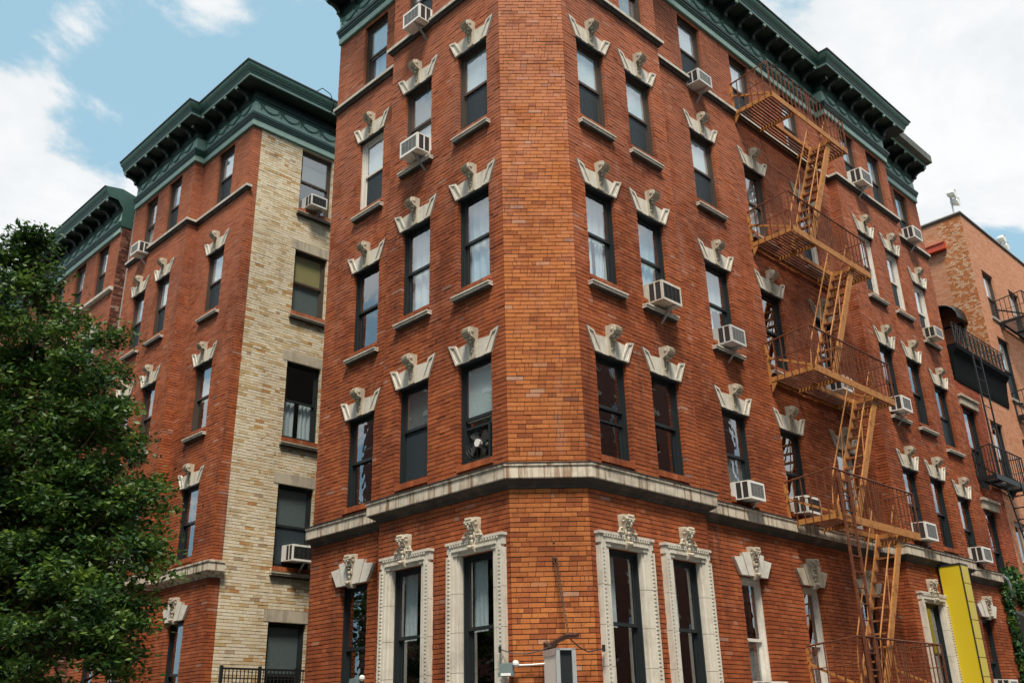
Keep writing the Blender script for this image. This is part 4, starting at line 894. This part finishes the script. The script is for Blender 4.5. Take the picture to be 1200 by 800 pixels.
drop_ladder('thin black ladder rising from wing fire escape to dark overhanging terrace', F8, 28.45, .45, 8.1, 12.0, 'black_iron', .6, .42)
lad = thing('stair_ladder', 'slanting black ladder descending below the wing fire escape beside the tan brick', 'ladder', F8.P(30.3, .5, 4.6), F8.rz)
def slant():
    a0, a1 = (-1.1, 0, 3.45), (.1, 0, 0)
    for y in (-.2, .2): obj('rail', MB().bar((a0[0], y, a0[2]), (a1[0], y, a1[2]), .03, .06).mesh('rail'), M['black_iron'], F8.P(30.3, .5, 4.6), F8.rz, lad)
    rm = setm(MB().box(-.05, .05, -.2, .2, -.01, .01).mesh('rung'), M['black_iron'])
    for i in range(1, 11): k = i/11; obj('rung', rm, None, F8.P(30.3+a0[0]+(a1[0]-a0[0])*k, .5, 4.6+3.45*(1-k)), F8.rz, lad)
slant()
# roof terrace railing with scrollwork
def terrace_rail():
    t = thing('terrace_railing', 'black scrollwork railing along the roof terrace between brick buildings', 'railing', F8.P(27.9, .22, 12.22), F8.rz); P = F8.P(27.9, .22, 12.22)
    mb = MB(); W = 4.1; mb.tube([(0, 0, .72), (W, 0, .72), (W, 1.5, .72)], .018, 5); mb.tube([(0, 0, .03), (W, 0, .03), (W, 1.5, .03)], .015, 4)
    obj('rail', mb.mesh('rail'), M['black_iron'], P, F8.rz, t)
    post = setm(MB().box(-.013, .013, -.013, .013, 0, .72).mesh('baluster'), M['black_iron'])
    scr = MB()
    scr.tube([(.16+.10*math.cos(a), 0, .36+.30*math.sin(a)) for a in [i*.5 for i in range(14)]], .009, 4); scr.tube([(.02, 0, .06), (.16, 0, .36), (.31, 0, .68)], .008, 4); scr.tube([(.31, 0, .06), (.16, 0, .36), (.02, 0, .68)], .008, 4)
    sm = setm(scr.mesh('scroll'), M['black_iron'])
    for i in range(13):
        obj('baluster', post, None, F8.P(27.9+i*.325, .22, 12.22), F8.rz, t)
        if i < 12: obj('scroll', sm, None, F8.P(27.9+i*.325, .22, 12.22), F8.rz, t)
terrace_rail()
# ================================================================ signs, lamps and small things
def yellow_sign():
    P = Fb.P(22.83, .05, 1.4); t = thing('blade_sign', 'tall blank yellow blade sign standing out from the brick wall at right', 'sign', P, Fb.rz)
    obj('sign_box', MB().box(.012, .42, -.51, 0, 0, 3.68).mesh('sign_box'), M['yellow'], P, Fb.rz, t)
    mb = MB()
    for x in (-.0, .405): mb.box(x, x+.03, -.525, -.505, 0, 3.70)
    mb.box(0, .43, -.525, .0, 3.68, 3.72); mb.box(0, .03, -.02, 0, 0, 3.68); obj('trim', mb.mesh('trim'), M['frame_black'], P, Fb.rz, t)
    pm = setm(MB().box(.032, .398, -.53, -.508, .005, .392).mesh('edge_panel'), M['yellow_pale'])
    for i in range(9): obj('edge_panel', pm, None, Fb.P(22.83, .05, 1.4+.03+i*.405), Fb.rz, t)
    for z in (.6, 3.2): obj('bracket', MB().box(.15, .25, .0, .06, z, z+.08).mesh('bracket'), M['galv'], P, Fb.rz, t)
yellow_sign()
def white_sign():
    rz = R(22); P = (.62, 13.58, 1.35); t = thing('sign_cabinet', 'narrow white sign cabinet with aluminium edge frame projecting from the corner, cut by the bottom edge', 'sign', P, rz)
    t['label'] = 'narrow white sign cabinet with aluminium edges projecting from the chamfered brick corner'
    obj('side_panel', MB().box(-.14, -.13, -.0, .42, 0, 1.36).box(.13, .14, 0, .42, 0, 1.36).mesh('side_panel'), M['sign_white'], P, rz, t)
    mb = MB(); mb.box(-.15, -.09, -.02, .0, 0, 1.38); mb.box(.09, .15, -.02, 0, 0, 1.38); mb.box(-.15, .15, -.02, .43, 1.36, 1.385); mb.box(-.15, -.142, -.02, .43, 1.3, 1.36)
    obj('edge_frame', mb.mesh('edge_frame'), M['alu'], P, rz, t)
    obj('core', MB().box(-.09, .09, .02, .40, 0, 1.36).mesh('core'), M['frame_black'], P, rz, t)
    rv = setm(MB().ball((0, 0, 0), (.008, .008, .008), 6, 4).mesh('rivet'), M['galv'])
    for x in (-.12, .12):
        for i in range(5):
            o = obj('rivet', rv, None, P, rz, t); o.location = (x, -.022, .1+i*.28)
white_sign()
def wires():
    t = thing('sign_bracket', 'rusty black bracket arm with a twisted chain hung from a wall bolt on the corner', 'bracket', (.55, 14.0, 2.8))
    mb = MB(); mb.tube([(.40, 14.02, 2.80), (.52, 13.9, 2.86), (.68, 13.72, 2.92), (.80, 13.58, 2.90)], [.05, .035, .04, .03], 7); mb.ball((.45, 13.98, 2.82), (.09, .05, .05)); mb.ball((.38, 14.0, 2.84), (.05, .03, .03), 6, 4)
    for v in range(len(mb.v)): q = mb.v[v]; mb.v[v] = (q[0]-.55, q[1]-14.0, q[2]-2.8)
    obj('arm', mb.mesh('arm'), M['rust_dark'], (.55, 14, 2.8), 0, t)
    cb = MB()
    for k, (x0, dx) in enumerate(((-.015, -.012), (.03, .035))):
        n = 34
        for i in range(n):
            a = i/n; p0 = Vector((-.01+dx+(.14-dx)*a, -.01-.27*a, 1.22-1.08*a)); p1 = p0+Vector((.004, -.008, -.028)); cb.tube([p0+Vector((.008*(-1)**i, 0, 0)), p1], .010, 4)
    obj('chain', cb.mesh('chain'), M['rust_dark'], (.55, 14, 2.8), 0, t, kind='stuff')
    obj('wall_bolt', MB().ball((-.01, -.005, 1.22), (.035, .03, .04)).ball((-.01, .03, 1.46), (.02, .02, .02), 6, 4).mesh('wall_bolt'), M['rust_dark'], (.55, 14, 2.8), 0, t)
    c1 = MB().tube([(-.27, 13.95, 2.77), (-.1, 13.92, 2.71), (.1, 13.9, 2.70), (.3, 13.9, 2.74), (.45, 13.9, 2.80)], .009, 5).box(-.30, -.26, 13.9, 13.98, 2.73, 2.81)
    tag = obj('cable', c1.mesh('cable'), M['black_iron'], (0, 0, 0), 0, None, 'thin black cable drooping left from the rusty bracket to the stone window frame', 'cable')
    c2 = MB().tube([(.70, 13.66, 2.86), (.82, 13.75, 2.76), (.95, 13.85, 2.70), (1.18, 13.98, 2.75)], .009, 5).box(1.16, 1.2, 13.94, 14.02, 2.71, 2.80)
    obj('cable', c2.mesh('cable'), M['black_iron'], (0, 0, 0), 0, None, 'thin black cable drooping right from the rusty bracket toward the stone window frame', 'cable')
wires()
def flood(P, rz, label, conduit=None):
    t = thing('floodlight', label, 'floodlight', P, rz, 'floodlights on the corner building')
    obj('housing', MB().hexa([(-.11, -.06, -.09), (.09, -.06, -.09), (.09, .12, -.06), (-.11, .12, -.06), (-.09, -.04, .07), (.07, -.04, .07), (.07, .12, .09), (-.09, .12, .09)]).box(-.12, .10, -.075, -.05, -.10, -.05).mesh('housing'), M['lamp_green'], P, rz, t)
    obj('lens', MB().box(-.08, .06, -.085, -.076, -.092, -.058).mesh('lens'), M['bulb'], P, rz, t)
    obj('junction_box', MB().ball((.11, .06, .07), (.05, .05, .05)).mesh('junction_box'), M['ac_white'], P, rz, t)
    if conduit: obj('conduit', MB().tube(conduit, .013, 6).mesh('conduit'), M['ac_white'], P, rz, t)
flood((-.18, 13.82, 2.50), R(-8), 'grey green floodlight with white conduit at bottom of the left stone window frame', [(.11, .1, .05), (.30, .16, .055), (.66, .17, .07)])
flood(tuple(FL.P(-13.25, .25, 2.5)), FL.rz, 'grey floodlight at the bottom edge between two left facade windows')
def fan_and_lamp():
    P = FL.P(-10.66, -.10, 5.70); t = thing('window_fan', 'black window fan with grey blades and pale hub in a window left of the corner', 'fan', P, FL.rz)
    s = .29; mb = MB()
    mb.ring(-s, s, 0, 2*s, .035, -.02, .06)
    obj('housing', mb.mesh('housing'), M['frame_black'], P, FL.rz, t)
    bl = MB()
    for k in range(4):
        a = k*math.pi/2+.5; c, d = math.cos(a), math.sin(a); e, g = -d, c
        bl.add([(c*.05+e*.03, .0, s+d*.05+g*.03), (c*.22+e*.10, .0, s+d*.22+g*.10), (c*.25, .03, s+d*.25), (c*.20-e*.07, .045, s+d*.20-g*.07), (c*.05-e*.03, .03, s+d*.05-g*.03)], [(0, 1, 2, 3, 4)])
    obj('blades', bl.mesh('blades'), M['ac_dark'], P, FL.rz, t)
    obj('hub', MB().tube([(0, -.03, s), (0, .04, s)], .065, 14).mesh('hub'), M['ac_white'], P, FL.rz, t)
    gm = MB()
    for r in (.1, .16, .22, .27): gm.tube([(r*math.cos(a), -.03, s+r*math.sin(a)) for a in [i*math.pi/10 for i in range(21)]], .003, 3)
    for k in range(8): a = k*math.pi/4; gm.tube([(.06*math.cos(a), -.03, s+.06*math.sin(a)), (.27*math.cos(a), -.03, s+.27*math.sin(a))], .003, 3)
    obj('guard', gm.mesh('guard'), M['frame_black'], P, FL.rz, t)
    P = FR_.P(11.28, -.62, 4.92); t = thing('standing_lamp', 'lamp with cream conical shade behind the window pane right of the corner', 'lamp', P, FR_.rz)
    sh = MB(); n = 16
    for i in range(n): a = 2*math.pi*i/n; sh.v += [(.19*math.cos(a), .19*math.sin(a), 1.22), (.10*math.cos(a), .10*math.sin(a), 1.56)]
    for i in range(n): sh.f.append((2*i, 2*((i+1) % n), 2*((i+1) % n)+1, 2*i+1))
    obj('lamp_shade', sh.mesh('lamp_shade', True), M['shade'], P, FR_.rz, t); obj('stem', MB().tube([(0, 0, 0), (0, 0, .03), (0, 0, .04), (0, 0, 1.4)], [.15, .15, .02, .02], 10).mesh('stem'), M['frame_brown'], P, FR_.rz, t)
fan_and_lamp()
def pot(P, rz, label, r=.09, plant=True):
    t = thing('flower_pot', label, 'flower pot', P, rz)
    obj('pot', MB().tube([(0, 0, 0), (0, 0, .13), (0, 0, .135), (0, 0, .17)], [r*.7, r*.95, r*1.1, r*1.1], 12).mesh('pot'), M['orange_paint'], P, rz, t)
    if plant:
        mb = MB()
        for i in range(90):
            a = random.uniform(0, 6.28); d = random.uniform(.0, .12); z = random.uniform(.16, .36); c = Vector((d*math.cos(a), d*math.sin(a), z)); u = Vector((random.gauss(0, 1), random.gauss(0, 1), random.gauss(0, 1))).normalized()*.035; v = u.cross(Vector((random.gauss(0, 1), random.gauss(0, 1), 1))).normalized()*.014
            mb.add([c-u, c-v, c+u, c+v], [(0, 1, 2, 3)])
        obj('foliage', mb.mesh('foliage'), M['ivy'], P, rz, t, kind='stuff')
pot(tuple(Fr_.P(17.42, .42, 11.63)), Fr_.rz, 'orange flower pot on the second fire escape platform by the window')
pot(tuple(Fr_.P(17.80, .70, 5.42)), Fr_.rz, 'orange flower pot at the foot of the stair on the lowest visible platform', plant=False)
pot(tuple(FR_.P(11.10, -.42, 8.80)), FR_.rz, 'green potted plant inside the curtained window right of the corner')
def ground_railing():
    P = Fc.P(10.05, .75, 0); t = thing('iron_railing', 'black iron mesh railing at foot of the cream brick wall, bottom edge', 'railing', P, Fc.rz)
    mb = MB(); W = 3.6; mb.box(0, W, -.02, .02, 3.10, 3.14); mb.box(0, W, -.015, .015, 2.2, 2.23); mb.box(0, W, -.01, .01, 2.92, 2.94); mb.box(0, W, -.01, .01, 2.72, 2.74); mb.box(0, W, -.01, .01, 2.52, 2.54)
    obj('rail', mb.mesh('rail'), M['black_iron'], P, Fc.rz, t)
    pm = setm(MB().box(-.03, .03, -.03, .03, 1.15, 3.18).mesh('post'), M['black_iron']); bm_ = setm(MB().box(-.008, .008, -.008, .008, 2.2, 3.11).mesh('baluster'), M['black_iron'])
    for i in range(5): o = obj('post', pm, None, P, Fc.rz, t); o.location = (i*.9, 0, 0)
    for i in range(1, 40): o = obj('baluster', bm_, None, P, Fc.rz, t); o.location = (i*.09, 0, 0)
    obj('landing', MB().box(0, W, -.2, .72, 0.0, 2.2).mesh('landing'), M['concrete'], P, Fc.rz, t)
ground_railing()
def misc():
    P = F8.P(27.55, .16, 5.33); t = obj('elbow_pipe', MB().tube([(0, .1, .03), (.25, .02, .03), (.42, 0, -.03), (.52, 0, -.16), (.54, 0, -.5)], .065, 10).mesh('elbow_pipe', True), M['galv'], P, F8.rz, None, 'grey curved drain pipe elbow at the end of the stone belt beside the ivy', 'pipe')
    P = Fm0.P(-22.9, .30, 0); obj('metal_pole', MB().tube([(0, 0, 0), (0, 0, 4.3)], .045, 8).ball((0, 0, 4.32), (.05, .05, .05)).mesh('metal_pole'), M['galv'], P, 0, None, 'thin grey metal pole rising by dark brick at the bottom left', 'pole')
    # roof floodlights of the tan building
    for i, (u, o, hgt, lb) in enumerate(((31.95, -.25, .95, 'twin roof floodlights on a pole at the tan building corner'), (36.4, -.25, .75, 'roof floodlights on a pole farther along the tan parapet'))):
        P = F8.P(u, o, 18.3); t = thing('roof_floodlight', lb, 'floodlight', P, F8.rz, 'floodlights on the tan roof')
        obj('pole', MB().tube([(0, 0, 0), (0, 0, hgt)], .03, 8).tube([(-.12, 0, hgt-.1), (.15, 0, hgt-.1)], .02, 6).mesh('pole'), M['galv'], P, F8.rz, t)
        for x, z in ((-.08, hgt-.02), (.10, hgt-.28)):
            obj('lamp_head', MB().tube([(x, -.22, z-.05), (x, -.20, z-.05), (x, .0, z), (x, .06, z)], [.15, .16, .12, .07], 10).mesh('lamp_head'), M['ac_white'], P, F8.rz, t)
    # cable over the green cornice
    pts = [Fc.P(11.4, .6, 18.58), Fc.P(11.55, .74, 18.72), Fc.P(11.8, .78, 18.62), Fc.P(11.95, .76, 18.35), Fc.P(12.0, .5, 18.1), Fc.P(12.15, .2, 17.98), Fc.P(12.5, .18, 17.93), Fc.P(13.2, .17, 17.93)]
    obj('cable', MB().tube(pts, .014, 5).mesh('cable'), M['black_iron'], (0, 0, 0), 0, None, 'black cable looping over the green cornice of the left building', 'cable')
    # awning under the ivy
    P = F8.P(28.15, 0, 2.2); t = thing('awning', 'black canvas awning under the ivy at the lower right edge', 'awning', P, F8.rz)
    obj('canvas', MB().prism_x([(0, 2.35), (-1.0, 1.7), (-1.0, .9), (-.97, .9), (-.97, 1.66), (0, 2.3)], 0, 4.2).prism_x([(0, 2.3), (-.97, 1.66), (-.97, .9), (0, .9)], 0, .03).mesh('canvas'), M['tar'], P, F8.rz, t)
    obj('frame', MB().box(0, 4.2, -.97, -.93, .86, .9).mesh('frame'), M['black_iron'], P, F8.rz, t)
misc()
# ================================================================ foliage
def leaves_mesh(name, C, size, flat=None, ratio=.45, fold=False):
    C = np.asarray(C, np.float32); n = len(C)
    u = rng.normal(size=(n, 3)); 
    if flat is not None: u[:, 2] *= .55
    u /= np.linalg.norm(u, axis=1)[:, None]; r = rng.normal(size=(n, 3)); r[:, 2] += .8
    v = np.cross(u, r); v /= np.linalg.norm(v, axis=1)[:, None]; s = size*rng.uniform(.6, 1.25, (n, 1)); u = u*s; v = v*s*ratio
    V = np.stack([C-u, C-v+.15*u, C+u, C+v+.15*u], 1).reshape(-1, 3).astype(np.float32)
    me = bpy.data.meshes.new(name); me.vertices.add(4*n); me.vertices.foreach_set('co', V.reshape(-1)); me.loops.add(4*n); me.loops.foreach_set('vertex_index', np.arange(4*n, dtype=np.int32))
    me.polygons.add(n); me.polygons.foreach_set('loop_start', np.arange(n, dtype=np.int32)*4); me.polygons.foreach_set('loop_total', np.full(n, 4, np.int32)); me.polygons.foreach_set('use_smooth', np.zeros(n, bool)); me.update(calc_edges=True); return me
def street_tree():
    base = Vector((-7.4, 13.7, 0)); t = thing('street_tree', 'leafy green street tree covering the lower left of the picture', 'tree', base)
    blobs = [(-7.84,13.50,8.70,0.43),(-7.43,13.50,7.90,0.75),(-6.49,13.20,6.97,0.73),(-7.98,13.80,7.17,0.99),(-5.99,13.00,5.89,0.65),(-6.97,13.50,5.94,1.02),(-8.03,13.80,5.66,1.19),(-5.59,13.00,4.76,0.63),(-6.25,13.30,4.36,1.01),(-4.98,12.80,4.02,0.33),(-7.12,13.50,3.94,1.18),(-5.55,12.80,3.45,0.66),(-6.15,13.00,2.73,1.04),(-8.28,13.80,4.38,1.32),(-8.82,14.00,7.13,1.10),(-7.53,13.50,2.69,1.26),(-7.79,13.50,9.25,0.2),(-5.30,12.90,2.60,0.35),
             (-7.4,14.6,7.0,1.0),(-7.2,14.8,5.4,1.2),(-8.6,14.8,6.0,1.3),(-6.4,14.4,4.2,1.0),(-9.3,14.0,5.2,1.2),(-9.0,16.2,5.0,1.7),(-10.2,16.6,3.6,1.9),(-8.6,15.6,3.0,1.3),(-10.4,15.5,6.6,1.6),(-5.5,12.8,3.2,.5),(-6.3,13.2,5.0,.6)]  # farthest-back masses are unseen foliage added to darken the left building
    tw = MB(); tw.tube([(0, 0, 0), (.03, 0, 1.2), (-.05, .02, 2.6), (-.1, 0, 4.2), (-.15, 0, 6.2), (-.35, -.1, 8.4), (-.4, -.2, 9.3)], [.17, .13, .12, .10, .07, .03, .01], 9)
    C = []
    for (x, y, z, r) in blobs:
        c = Vector((x, y, z)); z0 = max(1.8, z-1.2-r*.6); tw.tube([(-.08, 0, z0), tuple((c-base)*.5+Vector((-.04, 0, z0*.5-.1))), tuple(c-base)], [.05, .03, .012], 5)
        m = int((26 if y < 15.5 else 14)*r*r)+7
        for k in range(m):     # twig clusters, mostly near the surface of each mass
            d = Vector(rng.normal(size=3)).normalized(); q = c+d*r*(rng.uniform(.35, 1.08)); tip = q+Vector((d.x*.25, d.y*.25, d.z*.12))*rng.uniform(.3, 1.2)
            if k % 3 == 0: tw.tube([tuple(c-base+(q-c)*.3), tuple(q-base), tuple(tip-base)], [.014, .008, .004], 4)
            nl = int(rng.uniform(90, 190)); sp = rng.uniform(.10, .21)
            P = np.array(q)+rng.normal(size=(nl, 3))*np.array([sp, sp, sp*.34]); C.append(P)
            P = np.array(tip)+rng.normal(size=(18, 3))*.07; C.append(P)
    C = np.concatenate(C)-np.array(base)
    obj('trunk', tw.mesh('trunk', True), M['bark'], base, 0, t)
    obj('crown', leaves_mesh('crown', C, .052, flat=1, ratio=.40), M['leaf'], base, 0, t, kind='stuff')
street_tree()
def added_back_tree():  # second tree added to darken the left building's lower wall
    base = Vector((-10.6, 19.3, 0)); t = thing('street_tree', 'dark tree added behind the nearer leafy tree to shade the left building', 'tree', base)
    tw = MB(); tw.tube([(0, 0, 0), (.05, 0, 2), (0, .1, 4), (.1, 0, 6.5)], [.18, .14, .10, .03], 8); C = []
    for i in range(64):
        d = Vector(rng.normal(size=3)).normalized(); q = Vector((0, 0, 5.2))+Vector((d.x*1.7, d.y*1.7, d.z*2.6))*rng.uniform(.5, 1)
        if i % 4 == 0: tw.tube([(0, 0, max(2, q.z-1.5)), tuple(q*.6+Vector((0, 0, q.z*.3))), tuple(q)], [.05, .03, .01], 5)
        C.append(np.array(q)+rng.normal(size=(170, 3))*np.array([.38, .38, .22]))
    obj('trunk', tw.mesh('trunk', True), M['bark'], base, 0, t); obj('crown', leaves_mesh('crown', np.concatenate(C), .07, flat=1, ratio=.42), M['leaf'], base, 0, t, kind='stuff')
added_back_tree()
def added_shade_tree(x, y, h, label, R_=2.2):  # out-of-view trees added to darken the lower walls and foliage
    base = Vector((x, y, .1)); t = thing('street_tree', label, 'tree', base, 0, 'unseen trees added to shade the street'); tw = MB(); tw.tube([(0, 0, 0), (.05, 0, h*.3), (0, .1, h*.6), (.1, 0, h)], [.2, .16, .1, .02], 8); C = []
    for i in range(int(90*(R_/2.2)**2)):
        d = Vector(rng.normal(size=3)).normalized(); q = Vector((0, 0, h*.62))+Vector((d.x*R_, d.y*R_, d.z*h*.38))*rng.uniform(.4, 1)
        if i % 5 == 0: tw.tube([(0, 0, max(1.8, q.z-1.5)), tuple(q*.5+Vector((0, 0, q.z*.35))), tuple(q)], [.06, .03, .01], 5)
        C.append(np.array(q)+rng.normal(size=(110, 3))*np.array([.42, .42, .28]))
    obj('trunk', tw.mesh('trunk', True), M['bark'], base, 0, t); obj('crown', leaves_mesh('crown', np.concatenate(C), .10, flat=1, ratio=.5), M['leaf'], base, 0, t, kind='stuff')
for x, y, h, w_ in ((11.2, 3.0, 9.5, 'right of the viewer, nearest the crossing'), (13.2, 7.2, 9, 'second along the far kerb at right'), (17.5, 11.4, 9.5, 'third along the far kerb at right'), (-10.2, 5.2, 9.5, 'left of the viewer, nearest the crossing'), (-14.2, 9.0, 9, 'second along the far kerb at left')): added_shade_tree(x, y, h, 'added unseen shade tree '+w_)
added_shade_tree(-10.6, 8.4, 14, 'tall unseen tree added for shade, left of the viewer beside the near kerb', 3.3)
added_shade_tree(-15.5, 13.0, 13, 'tall unseen tree added for shade, farther along the street at left', 3.3)
def ivy():
    P = F8.P(28.2, 0, 0); C = []
    for k in range(230):
        if k < 150: u = rng.uniform(-.35, 3.2); z = 5.25-.12*u+rng.normal()*.17+.1*math.sin(u*4)
        else: u = -.33+abs(rng.normal())*.11; z = rng.uniform(1.4, 5.2)
        C.append(np.array([u, -.10, z])+rng.normal(size=(26, 3))*np.array([.09, .05, .10]))
    C = np.concatenate(C); C[:, 1] = np.minimum(C[:, 1], -.03)
    t = thing('ivy', 'green ivy climbing over dark wall under the curved drain pipe, lower right', 'ivy', P, F8.rz)
    obj('foliage', leaves_mesh('foliage', C, .055, ratio=.7), M['ivy'], P, F8.rz, t, kind='stuff')
    mb = MB(); mb.tube([(-.28, -.03, 0), (-.3, -.03, 2), (-.2, -.03, 4.2), (.2, -.04, 5.1), (1.5, -.04, 5.15), (3, -.04, 4.95)], .02, 5); obj('stem', mb.mesh('stem'), M['bark'], P, F8.rz, t)
ivy()
# ================================================================ ground, streets and the far sides of both streets
def ground():
    def sheet(name, pts, z, mat, thick=0):
        mb = MB(); n = len(pts); mb.v = [(x, y, z) for x, y in pts]
        mb.f = [tuple(range(n))]
        if thick: mb.v += [(x, y, z-thick) for x, y in pts]; mb.f += [(i, i+n, (i+1) % n+n, (i+1) % n) for i in range(n)]
        return obj(name, mb.mesh(name), M[mat], kind='structure')
    sheet('ground', [(-900, -900), (900, -900), (900, 900), (-900, 900)], -.02, 'asphalt')
    nL, nR, tL, tR = FL.n, FR_.n, FL.t, FR_.t
    def X(a, b):   # point with p.nL = a, p.nR = b
        d = nL.x*nR.y-nL.y*nR.x; return ((a*nR.y-nL.y*b)/d, (nL.x*b-a*nR.x)/d)
    def blk(a0, a1, b0, b1): return [X(a0, b0), X(a1, b0), X(a1, b1), X(a0, b1)]
    for nm, mat, g, z in (('kerb', 'kerb', 0, .12), ('pavement', 'pavement', .15, .124)):
        for (sa, sb, a, b) in ((-1, -1, -5.4, -4.8), (1, -1, 3.0, -4.8), (1, 1, 3.0, 3.0), (-1, 1, -5.4, 3.0)):
            sheet(nm, blk(a+sa*g, sa*90, b+sb*g, sb*90), z, mat, .14)
    # crosswalk bars
    for i in range(9):
        q = -4.3+i*.85; sheet('crosswalk_marking', blk(-4.6, -2.2, q, q+.45) if i < 8 else blk(-1.9, -1.7, -4.5, 2.7), -.012, 'paint')
ground()
def opposite():
    m = M['brick']; g = G('far_brickwork'); tc = g.n('ShaderNodeTexCoord'); bt = g.n('ShaderNodeTexBrick'); mp = g.n('ShaderNodeMapping'); g.l(tc.outputs['Object'], mp.inputs[0]); mp.inputs['Rotation'].default_value = (R(90), 0, 0)
    g.l(mp.outputs[0], bt.inputs['Vector']); bt.inputs['Scale'].default_value = 4; bt.inputs['Color1'].default_value = (.20, .075, .05, 1); bt.inputs['Color2'].default_value = (.15, .055, .04, 1); bt.inputs['Mortar'].default_value = (.25, .2, .17, 1)
    M['far_brick'] = g.done(bt.outputs['Color'], .9, .2)
    fm = setm(MB().ring(0, 1.0, 0, 1.8, .06, .08, .16).box(.06, .94, .09, .14, .87, .93).mesh('window'), M['frame_black']); pm = setm(MB().box(.05, .95, .12, .13, .05, 1.75).mesh('pane'), M['glass'])
    sm = setm(MB().box(-.1, 1.1, -.08, .05, -.12, 0).mesh('sill'), M['stone']); lm = setm(MB().box(-.12, 1.12, -.04, .05, 1.802, 2.0).mesh('lintel'), M['stone'])
    fA = Fr(AL+math.pi, 7.0); fC = Fr(AR+math.pi, 7.0)
    specs = [(fA, 9.4, 38, 19.5, 'brick building across the street on the left, behind the viewer'), (fA, -32, -6.85, 19.5, 'brick corner building directly behind the viewer'), (fC, -42, -10.1, 19.5, 'brick building across the street on the right, behind the viewer')]
    for f, a, b, H, lb in specs:
        t = thing('brick_building', lb, 'building', f.P(a), f.rz, 'brick buildings across the streets behind the viewer')
        n = int((b-a-1)/2.1); cols = [(1.0+i*2.1, 2.0+i*2.1) for i in range(n)]; lv = [1.4+3.1*k for k in range(6)]
        obj('wall', wall_mesh('wall', 0, b-a, 0, H, [(c0, c1, z, z+1.8) for c0, c1 in cols for z in lv], inset=0), M['far_brick'], f.P(a), f.rz, t)
        obj('body', MB().box(.0, b-a, .30, 11, 0, H-.05).mesh('body'), M['room'], f.P(a), f.rz, t)
        obj('cornice', MB().box(-.3, b-a+.3, -.45, 0, H-.3, H+.1).box(-.1, b-a+.1, -.2, 0, H-.7, H-.3).box(-.3, b-a+.3, 0, 11, H-.04, H+.1).mesh('cornice'), M['green'], f.P(a), f.rz, t)
        for c0, c1 in cols:
            for z in lv:
                w = obj('window', fm, None, f.P(a+c0, 0, z), f.rz, t); obj('pane', pm, None, f.P(a+c0, 0, z), f.rz, w); obj('sill', sm, None, f.P(a+c0, 0, z), f.rz, w); obj('lintel', lm, None, f.P(a+c0, 0, z), f.rz, w)
opposite()
